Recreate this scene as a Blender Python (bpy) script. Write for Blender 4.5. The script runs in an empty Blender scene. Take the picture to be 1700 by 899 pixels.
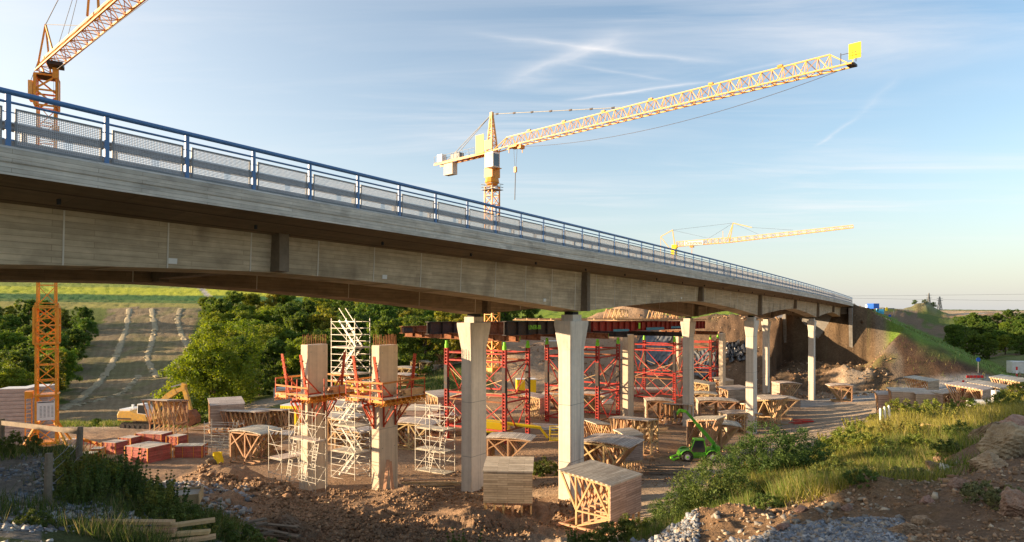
import bpy, math, random
import numpy as np
from mathutils import Vector, Matrix
from math import radians as R, sin, cos, pi
random.seed(7)
RS = np.random.RandomState(11)
SC = bpy.context.scene
COL = SC.collection
F = 1133.0; HOR = 512.0            # focal length in photo pixels, horizon row (survey of the photograph)
# ---------------------------------------------------------------- camera
cd = bpy.data.cameras.new('camera'); cam = bpy.data.objects.new('camera', cd); COL.objects.link(cam)
cam.location = (0, 0, 0); cam.rotation_euler = (R(90), 0, 0)
cd.sensor_width = 36; cd.lens = F * 36 / 1700; cd.shift_y = (HOR - 449.5) / 1700
cd.clip_start = 0.3; cd.clip_end = 9000
SC.camera = cam
# ---------------------------------------------------------------- light
SUN_AZ = -91.0      # degrees clockwise from the viewing direction (+Y)
SUN_EL = 9.5
sd = bpy.data.lights.new('sun', 'SUN'); so = bpy.data.objects.new('sun', sd); COL.objects.link(so)
sd.energy = 5.0; sd.angle = R(0.55); sd.color = (1.0, 0.74, 0.47)
tosun = Vector((sin(R(SUN_AZ)) * cos(R(SUN_EL)), cos(R(SUN_AZ)) * cos(R(SUN_EL)), sin(R(SUN_EL))))
so.rotation_euler = tosun.to_track_quat('Z', 'Y').to_euler()
so.location = tosun * 100
SC.view_settings.view_transform = 'Standard'; SC.view_settings.look = 'None'
SC.view_settings.gamma = 1.0; SC.view_settings.exposure = 1.52
W = bpy.data.worlds.new('World'); SC.world = W; W.use_nodes = True
nt = W.node_tree; N = nt.nodes; L = nt.links
N.clear()
wo = N.new('ShaderNodeOutputWorld'); bg = N.new('ShaderNodeBackground'); bg.inputs[1].default_value = 0.102
sky = N.new('ShaderNodeTexSky'); sky.sky_type = 'NISHITA'; sky.sun_disc = False
sky.sun_elevation = R(SUN_EL); sky.sun_rotation = R(SUN_AZ); sky.air_density = 1.0; sky.dust_density = 0.7; sky.ozone_density = 1.5; sky.altitude = 300
L.new(bg.outputs[0], wo.inputs[0])
# thin cirrus and contrails high in the sky, laid out by direction
tc = N.new('ShaderNodeTexCoord'); geo = tc.outputs['Generated']
sep = N.new('ShaderNodeSeparateXYZ'); L.new(geo, sep.inputs[0])
def wm(op, a, b=None, c=None, clamp=False):
    n = N.new('ShaderNodeMath'); n.operation = op; n.use_clamp = clamp
    for i, v in enumerate((a, b, c)):
        if v is None: continue
        if isinstance(v, (int, float)): n.inputs[i].default_value = v
        else: L.new(v, n.inputs[i])
    return n.outputs[0]
sx, sy, sz = sep.outputs
# plane-of-cloud coordinates: direction divided by its height
hz = wm('MAXIMUM', sz, 0.03)
cx = wm('DIVIDE', sx, hz); cy = wm('DIVIDE', sy, hz)
cmb = N.new('ShaderNodeCombineXYZ'); L.new(cx, cmb.inputs[0]); L.new(cy, cmb.inputs[1])
def wnoise(scale, det, rough, sclx, scly, rot, dist=0.0):
    mp = N.new('ShaderNodeMapping'); mp.inputs['Scale'].default_value = (sclx, scly, 1); mp.inputs['Rotation'].default_value = (0, 0, R(rot))
    L.new(cmb.outputs[0], mp.inputs[0])
    n = N.new('ShaderNodeTexNoise'); n.inputs['Scale'].default_value = scale; n.inputs['Detail'].default_value = det
    n.inputs['Roughness'].default_value = rough; n.inputs['Distortion'].default_value = dist
    L.new(mp.outputs[0], n.inputs[0]); return n.outputs[0]
n1 = wnoise(1.1, 7, .62, .35, 1.3, 35, .6)
n2 = wnoise(.45, 3, .5, 1, 1, 0)
cir = wm('MULTIPLY', wm('MULTIPLY', wm('SUBTRACT', n1, .43, clamp=True), 2.6), wm('MULTIPLY', wm('SUBTRACT', n2, .36, clamp=True), 3.2, clamp=True), clamp=True)
n3 = wnoise(3.0, 4, .6, 1, 1, 20)
def trail(p, q, wdt, amp):       # a contrail between two sky points (photo survey), in cloud-plane coordinates
    def cp(x, y):
        z = HOR - y; return ((x - 850) / z, F / z)
    a, b = cp(*p), cp(*q); dx, dy = b[0] - a[0], b[1] - a[1]; ln = math.hypot(dx, dy); dx /= ln; dy /= ln
    ax = wm('SUBTRACT', cx, a[0]); ay = wm('SUBTRACT', cy, a[1])
    al = wm('ADD', wm('MULTIPLY', ax, dx), wm('MULTIPLY', ay, dy))
    ac = wm('SUBTRACT', wm('MULTIPLY', ax, dy), wm('MULTIPLY', ay, dx))
    ac = wm('ADD', ac, wm('MULTIPLY', wm('SUBTRACT', n3, .5), wdt * 1.6))
    g = wm('SUBTRACT', 1, wm('DIVIDE', wm('ABSOLUTE', ac), wdt), clamp=True)
    e = wm('MULTIPLY', wm('MULTIPLY', al, 4 / ln, clamp=True), wm('MULTIPLY', wm('SUBTRACT', ln, al), 4 / ln, clamp=True))
    g = wm('MULTIPLY', wm('MULTIPLY', g, g), e)
    return wm('MULTIPLY', g, wm('MULTIPLY', n3, 2 * amp))
tr = [trail((760, 52), (1240, 110), .06, .30), trail((930, 168), (1190, 132), .045, .5), trail((820, 150), (1080, 38), .16, .30),
      trail((1350, 246), (1430, 190), .04, .28), trail((1420, 196), (1500, 120), .06, .12), trail((930, 105), (1130, 136), .04, .2),
      trail((860, 128), (1010, 60), .07, .14), trail((1180, 130), (1330, 95), .04, .18)]
acc = cir
for t_ in tr: acc = wm('ADD', acc, t_)
# cloud reads only where the elevation is above the haze near the horizon
acc = wm('MULTIPLY', acc, wm('MULTIPLY', wm('SUBTRACT', sz, .06, clamp=True), 9, clamp=True), clamp=True)
# thin high veil: whitens the sky low down and towards the sun
nz = N.new('ShaderNodeVectorMath'); nz.operation = 'DOT_PRODUCT'; L.new(geo, nz.inputs[0]); nz.inputs[1].default_value = tuple(tosun)
sd_ = wm('POWER', wm('MULTIPLY_ADD', nz.outputs['Value'], .5, .5, clamp=True), 3.0)
lowv = wm('POWER', wm('SUBTRACT', 1, wm('MULTIPLY', wm('MAXIMUM', sz, 0), 2.1, clamp=True), clamp=True), 3.0)
veil = wm('ADD', wm('MULTIPLY', sd_, 1.15), wm('MULTIPLY', lowv, .92), clamp=True)
vmx = N.new('ShaderNodeMixRGB'); L.new(wm('MULTIPLY', veil, .90), vmx.inputs[0]); L.new(sky.outputs[0], vmx.inputs[1])
vcol = N.new('ShaderNodeMixRGB'); vcol.inputs[1].default_value = (2.2, 2.25, 2.38, 1); vcol.inputs[2].default_value = (3.9, 3.9, 3.85, 1); L.new(wm('MULTIPLY', sd_, 1.9, clamp=True), vcol.inputs[0]); L.new(vcol.outputs[0], vmx.inputs[2])
mix = N.new('ShaderNodeMixRGB'); mix.inputs[2].default_value = (3.6, 3.5, 3.5, 1)
L.new(acc, mix.inputs[0]); L.new(vmx.outputs[0], mix.inputs[1]); L.new(mix.outputs[0], bg.inputs[0])

# ================================================================ helpers
def px2w(px, py, Y): return Vector(((px - 850) / F * Y, Y, -(py - HOR) / F * Y))
# --- value noise
def _h(i, j, s):
    n = (i.astype(np.int64) * 374761393 + j.astype(np.int64) * 668265263 + s * 974634777) & 0x7fffffff
    n = ((n ^ (n >> 13)) * 1274126177) & 0x7fffffff
    return ((n ^ (n >> 16)) & 0xffff) / 65535.0
def vnoise(x, y, s=0):
    xi = np.floor(x); yi = np.floor(y); u = x - xi; v = y - yi
    u = u * u * (3 - 2 * u); v = v * v * (3 - 2 * v)
    a = _h(xi, yi, s); b = _h(xi + 1, yi, s); c = _h(xi, yi + 1, s); d = _h(xi + 1, yi + 1, s)
    return (a * (1 - u) + b * u) * (1 - v) + (c * (1 - u) + d * u) * v
def fbm(x, y, sc, o=4, s=0):
    t = 0; a = 1.; w = 0
    for k in range(o):
        t = t + a * (vnoise(x * sc, y * sc, s + k) - .5); w += a * .5; a *= .5; sc *= 2.03
    return t / w
def sstep(a, b, x):
    t = np.clip((x - a) / (b - a), 0, 1); return t * t * (3 - 2 * t)
# --- bridge alignment: t metres along the near railing, u metres to the far side of it
BX0, BY0, BTH, BK = -10.82, 14.65, 0.594918, -0.000369
def bframe(t):
    h = BTH + BK * t
    return BX0 + (cos(BTH) - cos(h)) / BK, BY0 + (sin(h) - sin(BTH)) / BK, h
def Bz(t): return -0.012141 * t - 0.000018 * t * t
def B(t, u, z=0.0, rel=True):
    x, y, h = bframe(t)
    return Vector((x - u * cos(h), y + u * sin(h), z + ((Bz(t) - 0.025 * max(u, 0)) if rel else 0)))
def toB(X, Y):
    h = BTH + 0 * X; t = 0 * X
    for _ in range(6):
        h = BTH + BK * t; x = BX0 + (np.cos(BTH) - np.cos(h)) / BK; y = BY0 + (np.sin(h) - np.sin(BTH)) / BK
        t = t + (X - x) * np.sin(h) + (Y - y) * np.cos(h)
    h = BTH + BK * t; x = BX0 + (np.cos(BTH) - np.cos(h)) / BK; y = BY0 + (np.sin(h) - np.sin(BTH)) / BK
    return t, -(X - x) * np.cos(h) + (Y - y) * np.sin(h)

# ================================================================ terrain (surveyed points: bearing, depression, distance)
CP = [
 # left foreground bank
 (-300,900,12),(-300,760,24),(0,890,13),(0,810,18),(0,757,25),(0,800,40),(0,760,57),(130,790,20),(130,775,26),(130,800,38),(200,890,15),(250,835,21),(350,890,18),
 (230,800,28),(230,810,40),(330,850,25),(400,880,24),(300,805,38),(400,895,28),(-300,770,50),
 # middle foreground: site ground and heaps
 (500,892,31),(640,888,33),(640,830,42),(640,812,46),(785,812,46),(780,880,34),(880,860,38),(952,822,42),(500,815,46),(440,810,46),(380,800,48),(430,850,36),
 (760,930,26),(560,930,26),(900,925,26),(900,960,18),(700,990,18),(500,960,20),(640,1100,10),(900,1060,10),(300,1000,10),(0,1000,8),
 # right foreground bank
 (1000,895,26),(1060,890,23),(1060,885,32),(1010,880,36),(1100,895,17),(1150,850,26),(1150,840,36),(1230,812,28),(1230,830,38),(1250,865,16),(1300,785,27),(1300,815,38),(1300,763,60),
 (1400,880,13),(1380,820,18),(1380,752,30),(1380,760,45),(1450,710,40),(1450,735,50),(1450,702,74),(1500,800,20),(1550,855,14),(1550,752,26),(1550,708,36),
 (1650,790,16),(1650,720,26),(1700,880,12),(1600,708,36),(1700,690,36),(1650,676,56),(1700,664,60),(1650,694,72),(1550,700,60),(1550,690,76),(1200,1000,10),(1500,960,9),(1700,1000,8),
 (2000,900,11),(2000,700,30),(2000,650,70),
 # building site
 (80,757,58),(200,745,62),(300,722,70),(100,722,74),(0,730,72),(-300,730,72),(450,735,66),(600,745,62),(760,745,64),(900,735,66),(1030,740,63),(1100,792,50),(1155,766,58),(1060,770,56),(1247,727,75),
 (1180,800,46),(1300,700,88),(1348,662,117),(1400,690,90),(1100,700,85),(1000,700,84),(1140,672,100),(1200,665,110),(1270,655,122),(900,690,82),(700,700,80),(560,710,78),(440,712,80),
 (1480,668,105),(1440,664,112),(1520,668,92),(1620,662,88),(1700,640,100),(1640,640,122),(1510,640,132),(1640,625,142),(1700,628,135),(1900,640,110),
 # valley bottom, hay field, far fields (left)
 (250,707,97),(100,706,98),(0,700,100),(-300,700,100),(350,700,98),(60,690,115),(200,690,114),(300,680,118),(200,640,150),(200,600,176),(100,600,176),(-300,600,176),(200,560,205),(300,560,205),
 (200,512,255),(0,512,255),(330,512,255),(-300,512,255),(150,502,330),(330,502,330),(150,482,480),(330,480,480),(150,462,720),(330,462,720),(-300,462,720),(150,450,1100),(400,450,1100),(100,462,2600),
 # wooded slope and road (centre)
 (400,668,108),(470,655,112),(400,640,130),(600,640,118),(700,618,124),(760,604,128),(760,650,100),(690,650,102),(560,668,98),(500,600,160),(600,600,150),(700,590,150),(600,550,210),(450,550,215),(700,545,210),(450,512,270),(600,512,270),
 (800,560,190),(800,600,140),(600,480,500),(600,465,1000),(800,525,260),(800,500,480),(800,490,1100),
 (860,640,106),(860,600,130),(860,560,165),(960,640,106),(960,590,136),(960,550,175),(1050,645,118),(1050,600,148),(1050,555,178),(950,527,250),(950,509,480),(950,508,1100),(1100,524,260),(1100,510,480),(1100,509,1100),
 (1200,655,128),(1200,610,152),(1200,570,172),(1200,545,190),(1200,524,280),(1300,655,128),(1290,600,158),(1290,550,178),(1330,545,190),(1400,650,128),(1420,620,150),(1400,560,185),(1350,520,300),(1400,513,480),(1300,511,1100),
 # right background
 (1560,620,160),(1560,600,190),(1700,612,160),(1700,598,175),(1620,575,230),(1700,570,230),(1520,540,290),(1560,523,335),(1620,521,340),(1700,520,350),(1500,519,320),(1480,516,420),(1600,518,480),(1700,517,600),(1560,516.5,1100),(1700,516,1100),
 (1900,600,170),(1900,520,350),(2100,516,1100),(1500,515,2600),(1900,515,2600),(800,500,2600),(400,480,2600),
]
CP = np.array(CP, float)
def _key(px, Y): return np.stack([px / 170.0, np.log(Y) * 4.2], -1)
_K = _key(CP[:, 0], CP[:, 2])
def _phi(d2): return np.sqrt(d2 + 0.12)
_D = ((_K[:, None] - _K[None]) ** 2).sum(-1)
# solve on log-height ratio (py-HOR)/F, with mean removed
_v = (CP[:, 1] - HOR) / F
_mean = _v.mean()
_w = np.linalg.solve(-_phi(_D) + 0.015 * np.eye(len(CP)) * -1, _v - _mean)
def slope_at(px, Y):
    k = _key(px, Y); out = np.empty(len(px))
    for i in range(0, len(px), 20000):
        d = ((k[i:i + 20000, None] - _K[None]) ** 2).sum(-1)
        out[i:i + 20000] = -_phi(d) @ _w + _mean
    return out
T_ABUT = 158.0
def emb(X, Y):
    """height of the road embankment beyond the abutment"""
    t, u = toB(X, Y)
    ztop = 3.3 + (-0.012141 * t - 0.000018 * t * t); ztop = np.maximum(ztop, 3.3 - 0.012141 * 170 - .000018 * 170 ** 2 - 0.010 * np.maximum(t - 170, 0))
    du = np.maximum(np.maximum(-0.6 - u, u - 24.0), 0); dt = np.maximum(T_ABUT - 0.5 - t, 0)
    d = np.sqrt((du / 1.95) ** 2 + (dt / 1.40) ** 2)
    h = ztop - .25 - d
    # excavation under the bridge ends
    cut = -11.8 + np.maximum(-u - 3.2, 0) * 1.15 + np.maximum(t - (T_ABUT - 1.5), 0) * 30 - np.maximum(T_ABUT - 8 - t, 0) * .16
    cut = np.where(u > 13.6, -2.2 - np.maximum(T_ABUT - 12 - t, 0) * .62, cut)
    return np.minimum(h, cut), t, u
MOUNDS = [ # px, py_base, Y, radius, height
 (385,800,46,3.2,1.35),(455,812,43,2.2,.7),(330,795,47,1.8,.6),(690,822,42,3.0,.8),(880,812,40,1.2,.5),(560,818,42,3.0,.6),(470,870,32,1.8,.8),(800,845,37,2.4,.5),(640,875,32,2.0,.5),(600,840,38,2,.35),
 (1405,640,130,4.5,2.4),(1480,690,62,2.6,1.5),(1060,560,175,17,8),(1536,520,345,8.5,5.5),(1522,521,342,5,3.2),(1250,812,26,1.6,.5),(1460,815,17,1.1,.45),(1670,735,21,2.0,.45),
 (1180,868,17,1.1,.5),(-1038,960,18,8,6),(-350,900,34,8,1.5),(130,770,24,2.5,.6),(870,600,122,8,3.5),(940,640,104,3,1.6),(1290,640,130,5,2.4)]  # mounds left of the view are added to shade the left foreground
def polar(X, Y):
    r = np.hypot(X, Y); a = np.arctan2(X, Y); ac = np.clip(a, R(-50), R(50))
    return 850 + F * np.tan(ac), np.maximum(r * np.cos(ac), 1.5), r
def ground(X, Y, fine=True):
    X = np.atleast_1d(np.asarray(X, float)); Y = np.atleast_1d(np.asarray(Y, float))
    px, Ye, r = polar(X, Y)
    s = slope_at(px, np.maximum(Ye, 7.0))
    z = -s * np.maximum(Ye, 7.0)
    z = np.where(Ye < 7, z + (7 - Ye) * .28, z)
    e, t, u = emb(X, Y)
    m = sstep(-70, -40, e - z * 0) * 0 + 1
    k = 0.8
    hh = np.clip(.5 + .5 * (e - z) / k, 0, 1)
    z = z * (1 - hh) + e * hh + k * hh * (1 - hh) * (np.abs(e - z) < 30)
    for (mx, my, mY, rad, ht) in MOUNDS:
        c = px2w(mx, my, mY); d2 = ((X - c.x) ** 2 + (Y - c.y) ** 2) / rad ** 2
        q = np.exp(-d2 * 1.6)
        z = z + ht * q * (1 + .35 * fbm(X, Y, 1.4 / max(rad * .5, .6), 3, 5))
    if fine:
        amp = np.interp(r, [5, 12, 30, 60, 120, 400, 3000], [.05, .10, .13, .10, .18, .5, 2.5])
        amp = amp + sstep(120, 135, t) * (t < 158) * sstep(-5, -3, u + (157 - t) * .25) * (u < 30) * .8
        site = ((px > 420) & (px < 1450) & (Ye > 44) & (Ye < 125)) * 1.0
        amp = amp * (1 - .75 * site)
        z = z + amp * fbm(X, Y, .55, 5, 2) + .6 * amp * fbm(X, Y, .12, 3, 9)
        rough = ((px > 330) & (px < 950) & (Ye > 27) & (Ye < 44)) * 1.0 + (px > 1050) * (Ye < 24) * .45
        rough = rough * np.clip(.45 + 2.2 * fbm(X, Y, .13, 2, 91), .12, 1)
        z = z + rough * (.50 * fbm(X, Y, 1.1, 5, 21) + .20 * np.abs(fbm(X, Y, 3.6, 3, 31)))
    return z
def gz(x, y): return float(ground(x, y)[0])
_yy = np.exp(np.linspace(math.log(9), math.log(900), 700))
def hit(px, py):
    """point of the ground seen at this bearing and depression"""
    X = (px - 850) / F * _yy; z = ground(X, _yy); s = -(py - HOR) / F * _yy
    i = np.argmax(z > s)
    if not (z > s).any(): i = len(_yy) - 1
    Y = _yy[i]; return Vector(((px - 850) / F * Y, Y, float(z[i])))
def onY(px, Y):
    x = (px - 850) / F * Y; return Vector((x, Y, gz(x, Y)))

# ================================================================ materials
MATS = {}
def nd(t, typ, **kw):
    n = t.nodes.new(typ)
    for k, v in kw.items():
        if k == 'inp':
            for a, b in v.items(): n.inputs[a].default_value = b
        else: setattr(n, k, v)
    return n
def mat(name, col, rough=.7, metal=0., var=.18, scale=2.0, bump=.0, bscale=20., tint=None, stretch=(1, 1, 1), spec=.3, attr=False, trans=0., objvar=0., grain=None, stain=None, boards=None, oboards=None):
    """procedural principled material: base colour with large and small noise, optional streaks (grain), stains and bump"""
    if name in MATS: return MATS[name]
    m = bpy.data.materials.new(name); m.use_nodes = True; t = m.node_tree; t.nodes.clear()
    o = nd(t, 'ShaderNodeOutputMaterial'); p = nd(t, 'ShaderNodeBsdfPrincipled')
    p.inputs['Roughness'].default_value = rough; p.inputs['Metallic'].default_value = metal; p.inputs['Specular IOR Level'].default_value = spec
    t.links.new(p.outputs[0], o.inputs[0])
    tcn = nd(t, 'ShaderNodeTexCoord'); mp = nd(t, 'ShaderNodeMapping', inp={'Scale': stretch}); CO = tcn.outputs['Object']
    if boards: CO = nd(t, 'ShaderNodeAttribute', attribute_name='bc').outputs['Vector']
    t.links.new(CO, mp.inputs[0])
    if attr:
        at = nd(t, 'ShaderNodeAttribute', attribute_name='Col'); base = at.outputs[0]
    else:
        rgb = nd(t, 'ShaderNodeRGB'); rgb.outputs[0].default_value = (*col, 1); base = rgb.outputs[0]
    def vary(base, sc, amt, det=5, src=mp.outputs[0]):
        n = nd(t, 'ShaderNodeTexNoise', inp={'Scale': sc, 'Detail': det, 'Roughness': .6}); t.links.new(src, n.inputs[0])
        r = nd(t, 'ShaderNodeMapRange', inp={'From Min': .28, 'From Max': .72, 'To Min': 1 - amt, 'To Max': 1 + amt}); t.links.new(n.outputs[0], r.inputs[0])
        x = nd(t, 'ShaderNodeVectorMath', operation='SCALE'); t.links.new(base, x.inputs[0]); t.links.new(r.outputs[0], x.inputs['Scale'])
        return x.outputs[0], n
    base, n1 = vary(base, scale, var); base, n2 = vary(base, scale * 7.3, var * .7)
    if tint is not None:
        mx = nd(t, 'ShaderNodeMixRGB', inp={'Color2': (*tint, 1)}); r = nd(t, 'ShaderNodeMapRange', inp={'From Min': .45, 'From Max': .7, 'To Min': 0, 'To Max': .75})
        nn = nd(t, 'ShaderNodeTexNoise', inp={'Scale': scale * 1.7, 'Detail': 6}); t.links.new(mp.outputs[0], nn.inputs[0]); t.links.new(nn.outputs[0], r.inputs[0])
        t.links.new(r.outputs[0], mx.inputs[0]); t.links.new(base, mx.inputs[1]); base = mx.outputs[0]
    bsrc = None
    if grain is not None:            # (axis scale vector, amount): board or plank streaks
        gm = nd(t, 'ShaderNodeMapping', inp={'Scale': grain[0]}); t.links.new(CO, gm.inputs[0])
        base, bsrc = vary(base, 1.0, grain[1], 7, gm.outputs[0])
    if stain is not None:            # (scale vector, colour, threshold)
        gm = nd(t, 'ShaderNodeMapping', inp={'Scale': stain[0]}); t.links.new(CO, gm.inputs[0])
        nn = nd(t, 'ShaderNodeTexNoise', inp={'Scale': 1, 'Detail': 5}); t.links.new(gm.outputs[0], nn.inputs[0])
        r = nd(t, 'ShaderNodeMapRange', inp={'From Min': stain[2], 'From Max': stain[2] + .16, 'To Min': 0, 'To Max': .75}); t.links.new(nn.outputs[0], r.inputs[0])
        mx = nd(t, 'ShaderNodeMixRGB', inp={'Color2': (*stain[1], 1)}); t.links.new(r.outputs[0], mx.inputs[0]); t.links.new(base, mx.inputs[1]); base = mx.outputs[0]
    if boards:       # individual shuttering boards: own tone, dark joint lines
        bk = nd(t, 'ShaderNodeTexBrick', offset=.37, inp={'Color1': (1.08, 1.07, 1.05, 1), 'Color2': (.86, .85, .83, 1), 'Mortar': (.55, .52, .47, 1), 'Scale': 1.0, 'Mortar Size': .006, 'Mortar Smooth': .3, 'Bias': 0.0, 'Brick Width': 2.75, 'Row Height': boards})
        sp = nd(t, 'ShaderNodeSeparateXYZ'); cb = nd(t, 'ShaderNodeCombineXYZ'); t.links.new(CO, sp.inputs[0]); t.links.new(sp.outputs[0], cb.inputs[0]); t.links.new(sp.outputs[2], cb.inputs[1]); t.links.new(cb.outputs[0], bk.inputs[0])
        x = nd(t, 'ShaderNodeVectorMath', operation='MULTIPLY'); t.links.new(base, x.inputs[0]); t.links.new(bk.outputs[0], x.inputs[1]); base = x.outputs[0]
    if oboards:
        bk = nd(t, 'ShaderNodeTexBrick', offset=.4, inp={'Color1': (1.15, 1.13, 1.1, 1), 'Color2': (.74, .70, .66, 1), 'Mortar': (.34, .29, .24, 1), 'Scale': 1.0, 'Mortar Size': .009, 'Mortar Smooth': .2, 'Brick Width': 1.5, 'Row Height': .15})
        sp = nd(t, 'ShaderNodeSeparateXYZ'); cb = nd(t, 'ShaderNodeCombineXYZ'); t.links.new(CO, sp.inputs[0]); t.links.new(sp.outputs[1], cb.inputs[0]); t.links.new(sp.outputs[oboards - 1], cb.inputs[1]); t.links.new(cb.outputs[0], bk.inputs[0])
        x = nd(t, 'ShaderNodeVectorMath', operation='MULTIPLY'); t.links.new(base, x.inputs[0]); t.links.new(bk.outputs[0], x.inputs[1]); base = x.outputs[0]
    if objvar:
        oi = nd(t, 'ShaderNodeObjectInfo'); r = nd(t, 'ShaderNodeMapRange', inp={'To Min': 1 - objvar, 'To Max': 1 + objvar}); t.links.new(oi.outputs['Random'], r.inputs[0])
        x = nd(t, 'ShaderNodeVectorMath', operation='SCALE'); t.links.new(base, x.inputs[0]); t.links.new(r.outputs[0], x.inputs['Scale'])
        h = nd(t, 'ShaderNodeHueSaturation'); r2 = nd(t, 'ShaderNodeMapRange', inp={'To Min': .475, 'To Max': .515}); wn = nd(t, 'ShaderNodeTexWhiteNoise', noise_dimensions='1D')
        t.links.new(oi.outputs['Random'], wn.inputs['W']); t.links.new(wn.outputs[0], r2.inputs[0]); t.links.new(r2.outputs[0], h.inputs['Hue']); t.links.new(x.outputs[0], h.inputs['Color']); base = h.outputs[0]
    t.links.new(base, p.inputs['Base Color'])
    if bump:
        n = nd(t, 'ShaderNodeTexNoise', inp={'Scale': bscale, 'Detail': 6, 'Roughness': .65}); t.links.new(mp.outputs[0], n.inputs[0])
        hsrc = n.outputs[0]
        if bsrc:
            a = nd(t, 'ShaderNodeMath', operation='ADD'); t.links.new(hsrc, a.inputs[0]); t.links.new(bsrc.outputs[0], a.inputs[1]); hsrc = a.outputs[0]
        b = nd(t, 'ShaderNodeBump', inp={'Strength': min(1, bump), 'Distance': .02 if bump <= 1 else .02 * bump}); t.links.new(hsrc, b.inputs['Height']); t.links.new(b.outputs[0], p.inputs['Normal'])
    if trans:
        tr_ = nd(t, 'ShaderNodeBsdfTranslucent'); ms = nd(t, 'ShaderNodeMixShader', inp={0: trans})
        hs = nd(t, 'ShaderNodeHueSaturation', inp={'Hue': .485, 'Saturation': 1.1, 'Value': 1.5}); t.links.new(base, hs.inputs['Color']); t.links.new(hs.outputs[0], tr_.inputs[0])
        t.links.new(p.outputs[0], ms.inputs[1]); t.links.new(tr_.outputs[0], ms.inputs[2]); t.links.new(ms.outputs[0], o.inputs[0])
    MATS[name] = m; return m
def concrete(name, col, boards=(.0, .0, 9.), amt=.22, stainc=None, var=.16, bd=None):
    return mat(name, col, .85, 0, var, .45, .5, 14, grain=(boards, amt), stain=stainc, spec=.2, boards=bd)
M_web = concrete('board_marked_concrete', (.46, .37, .255), (.7, .5, 9), .20, ((.55, .9, .5), (.17, .13, .09), .55), bd=.155)
M_rib = mat('dark_rib_concrete', (.17, .13, .09), .9, 0, .25, .8, .5, 14)  # darker brown than the girder web
M_webf = concrete('shaded_rear_girder_concrete', (.27, .20, .135), (.7, .5, 9), .20, ((.55, .9, .5), (.12, .09, .06), .55), bd=.155)  # copy of the girder concrete, its shade put into a darker colour
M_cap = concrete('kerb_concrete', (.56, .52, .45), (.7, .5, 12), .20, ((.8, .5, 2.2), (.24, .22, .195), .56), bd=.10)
M_soff = concrete('shaded_soffit_concrete', (.19, .14, .095), (.3, 5, 1), .2, bd=.12)  # shade under the deck is put into this concrete colour
M_pier = concrete('pier_concrete', (.60, .54, .45), (5.5, 5.5, .06), .16, ((3.2, 3.2, .10), (.30, .28, .25), .60), .10)
M_npier = concrete('fresh_pier_concrete', (.60, .50, .37), (6.5, 6.5, .05), .15, ((2.0, 2.0, .12), (.33, .28, .21), .60), .10)
M_abut = concrete('abutment_concrete', (.25, .235, .21), (.4, .4, 3), .2, ((.7, .7, .1), (.14, .13, .115), .52))
M_black = mat('black_rubber', (.018, .018, .02), .6, 0, .2)
M_blue = mat('blue_painted_steel', (.062, .16, .34), .42, 0, .10, 3, .1, 40, spec=.5)
M_bluehr = M_blue
M_galv = mat('galvanised_steel', (.36, .37, .39), .6, .1, .14, 3, spec=.5)
M_galvd = mat('weathered_galvanised_steel', (.20, .21, .22), .6, .1, .2, 2)
M_alu = mat('aluminium_scaffold', (.46, .43, .37), .5, .2, .2, 5)
M_yel = mat('yellow_crane_paint', (.70, .29, .022), .5, 0, .12, 2, tint=(.50, .19, .03), spec=.4)
M_exc = mat('excavator_yellow', (.58, .32, .045), .5, 0, .2, 2, tint=(.36, .24, .10))
M_yelp = mat('pale_yellow_crane_paint', (.78, .40, .10), .5, 0, .10, 2, spec=.4)
M_sign = mat('bright_yellow_board', (.85, .62, .02), .5, 0, .05)
M_red = mat('red_shoring_steel', (.40, .028, .018), .6, 0, .30, 1.4, tint=(.16, .035, .02), spec=.3)
M_redb = mat('red_painted_bracket', (.48, .06, .02), .6, 0, .25, 2, tint=(.26, .07, .03))
M_rust = mat('rusty_steel', (.20, .075, .032), .85, 0, .35, 2.2, tint=(.34, .15, .07))
M_dark = mat('dark_steel', (.035, .032, .032), .6, .2, .3, 2, tint=(.09, .045, .025))
M_lime = mat('lime_green_paint', (.22, .62, .03), .5, 0, .08)
M_green = mat('green_machine_paint', (.10, .42, .02), .4, 0, .15, 3, tint=(.12, .30, .05), spec=.5)
M_wood = mat('sawn_timber', (.52, .34, .17), .75, 0, .22, 1.6, .3, 30, objvar=.10)
M_woodd = mat('weathered_timber', (.20, .155, .11), .85, 0, .25, 2, .5, 30)
M_obd = mat('orange_stained_boards', (.48, .20, .06), .75, 0, .3, 2)
M_ply = mat('planed_formwork_boards', (.44, .345, .255), .8, 0, .16, .8, .3, 18, grain=((.5, .5, 9), .26), stain=((.8, .8, 1.5), (.24, .16, .11), .58), objvar=.10, oboards=3)
M_plytop = mat('formwork_top_boards', (.56, .50, .41), .8, 0, .14, .8, .3, 18, grain=((8, .5, .5), .14), stain=((1.2, 1.2, 1.2), (.36, .30, .23), .60), objvar=.08, oboards=1)
M_redwood = mat('red_edged_panels', (.42, .10, .075), .7, 0, .3, 2, grain=((.4, .4, 14), .5), tint=(.30, .13, .09))
M_white = mat('white_paint', (.72, .71, .69), .5, 0, .06, 2)
M_dirtywhite = mat('dusty_white_plastic', (.66, .64, .60), .6, 0, .12, 2)
M_glass = mat('dark_tinted_glass', (.03, .035, .04), .08, 0, .05, spec=.8)
M_tyre = mat('tyre_rubber', (.03, .028, .026), .85, 0, .25, 4, tint=(.13, .10, .07))
M_gear = mat('grease_black_metal', (.06, .055, .05), .5, .4, .2)
M_tarpb = mat('blue_tarpaulin', (.03, .22, .36), .5, 0, .15)
M_tarp = mat('grey_plastic_sheet', (.12, .12, .12), .5, 0, .2, 2, .8, 3, spec=.3)
M_cwt = mat('counterweight_concrete', (.55, .50, .42), .85, 0, .12)
M_rock = mat('limestone_rock', (.30, .21, .135), .9, 0, .35, 2.2, 1.0, 7, tint=(.17, .09, .045), objvar=.2)
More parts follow.
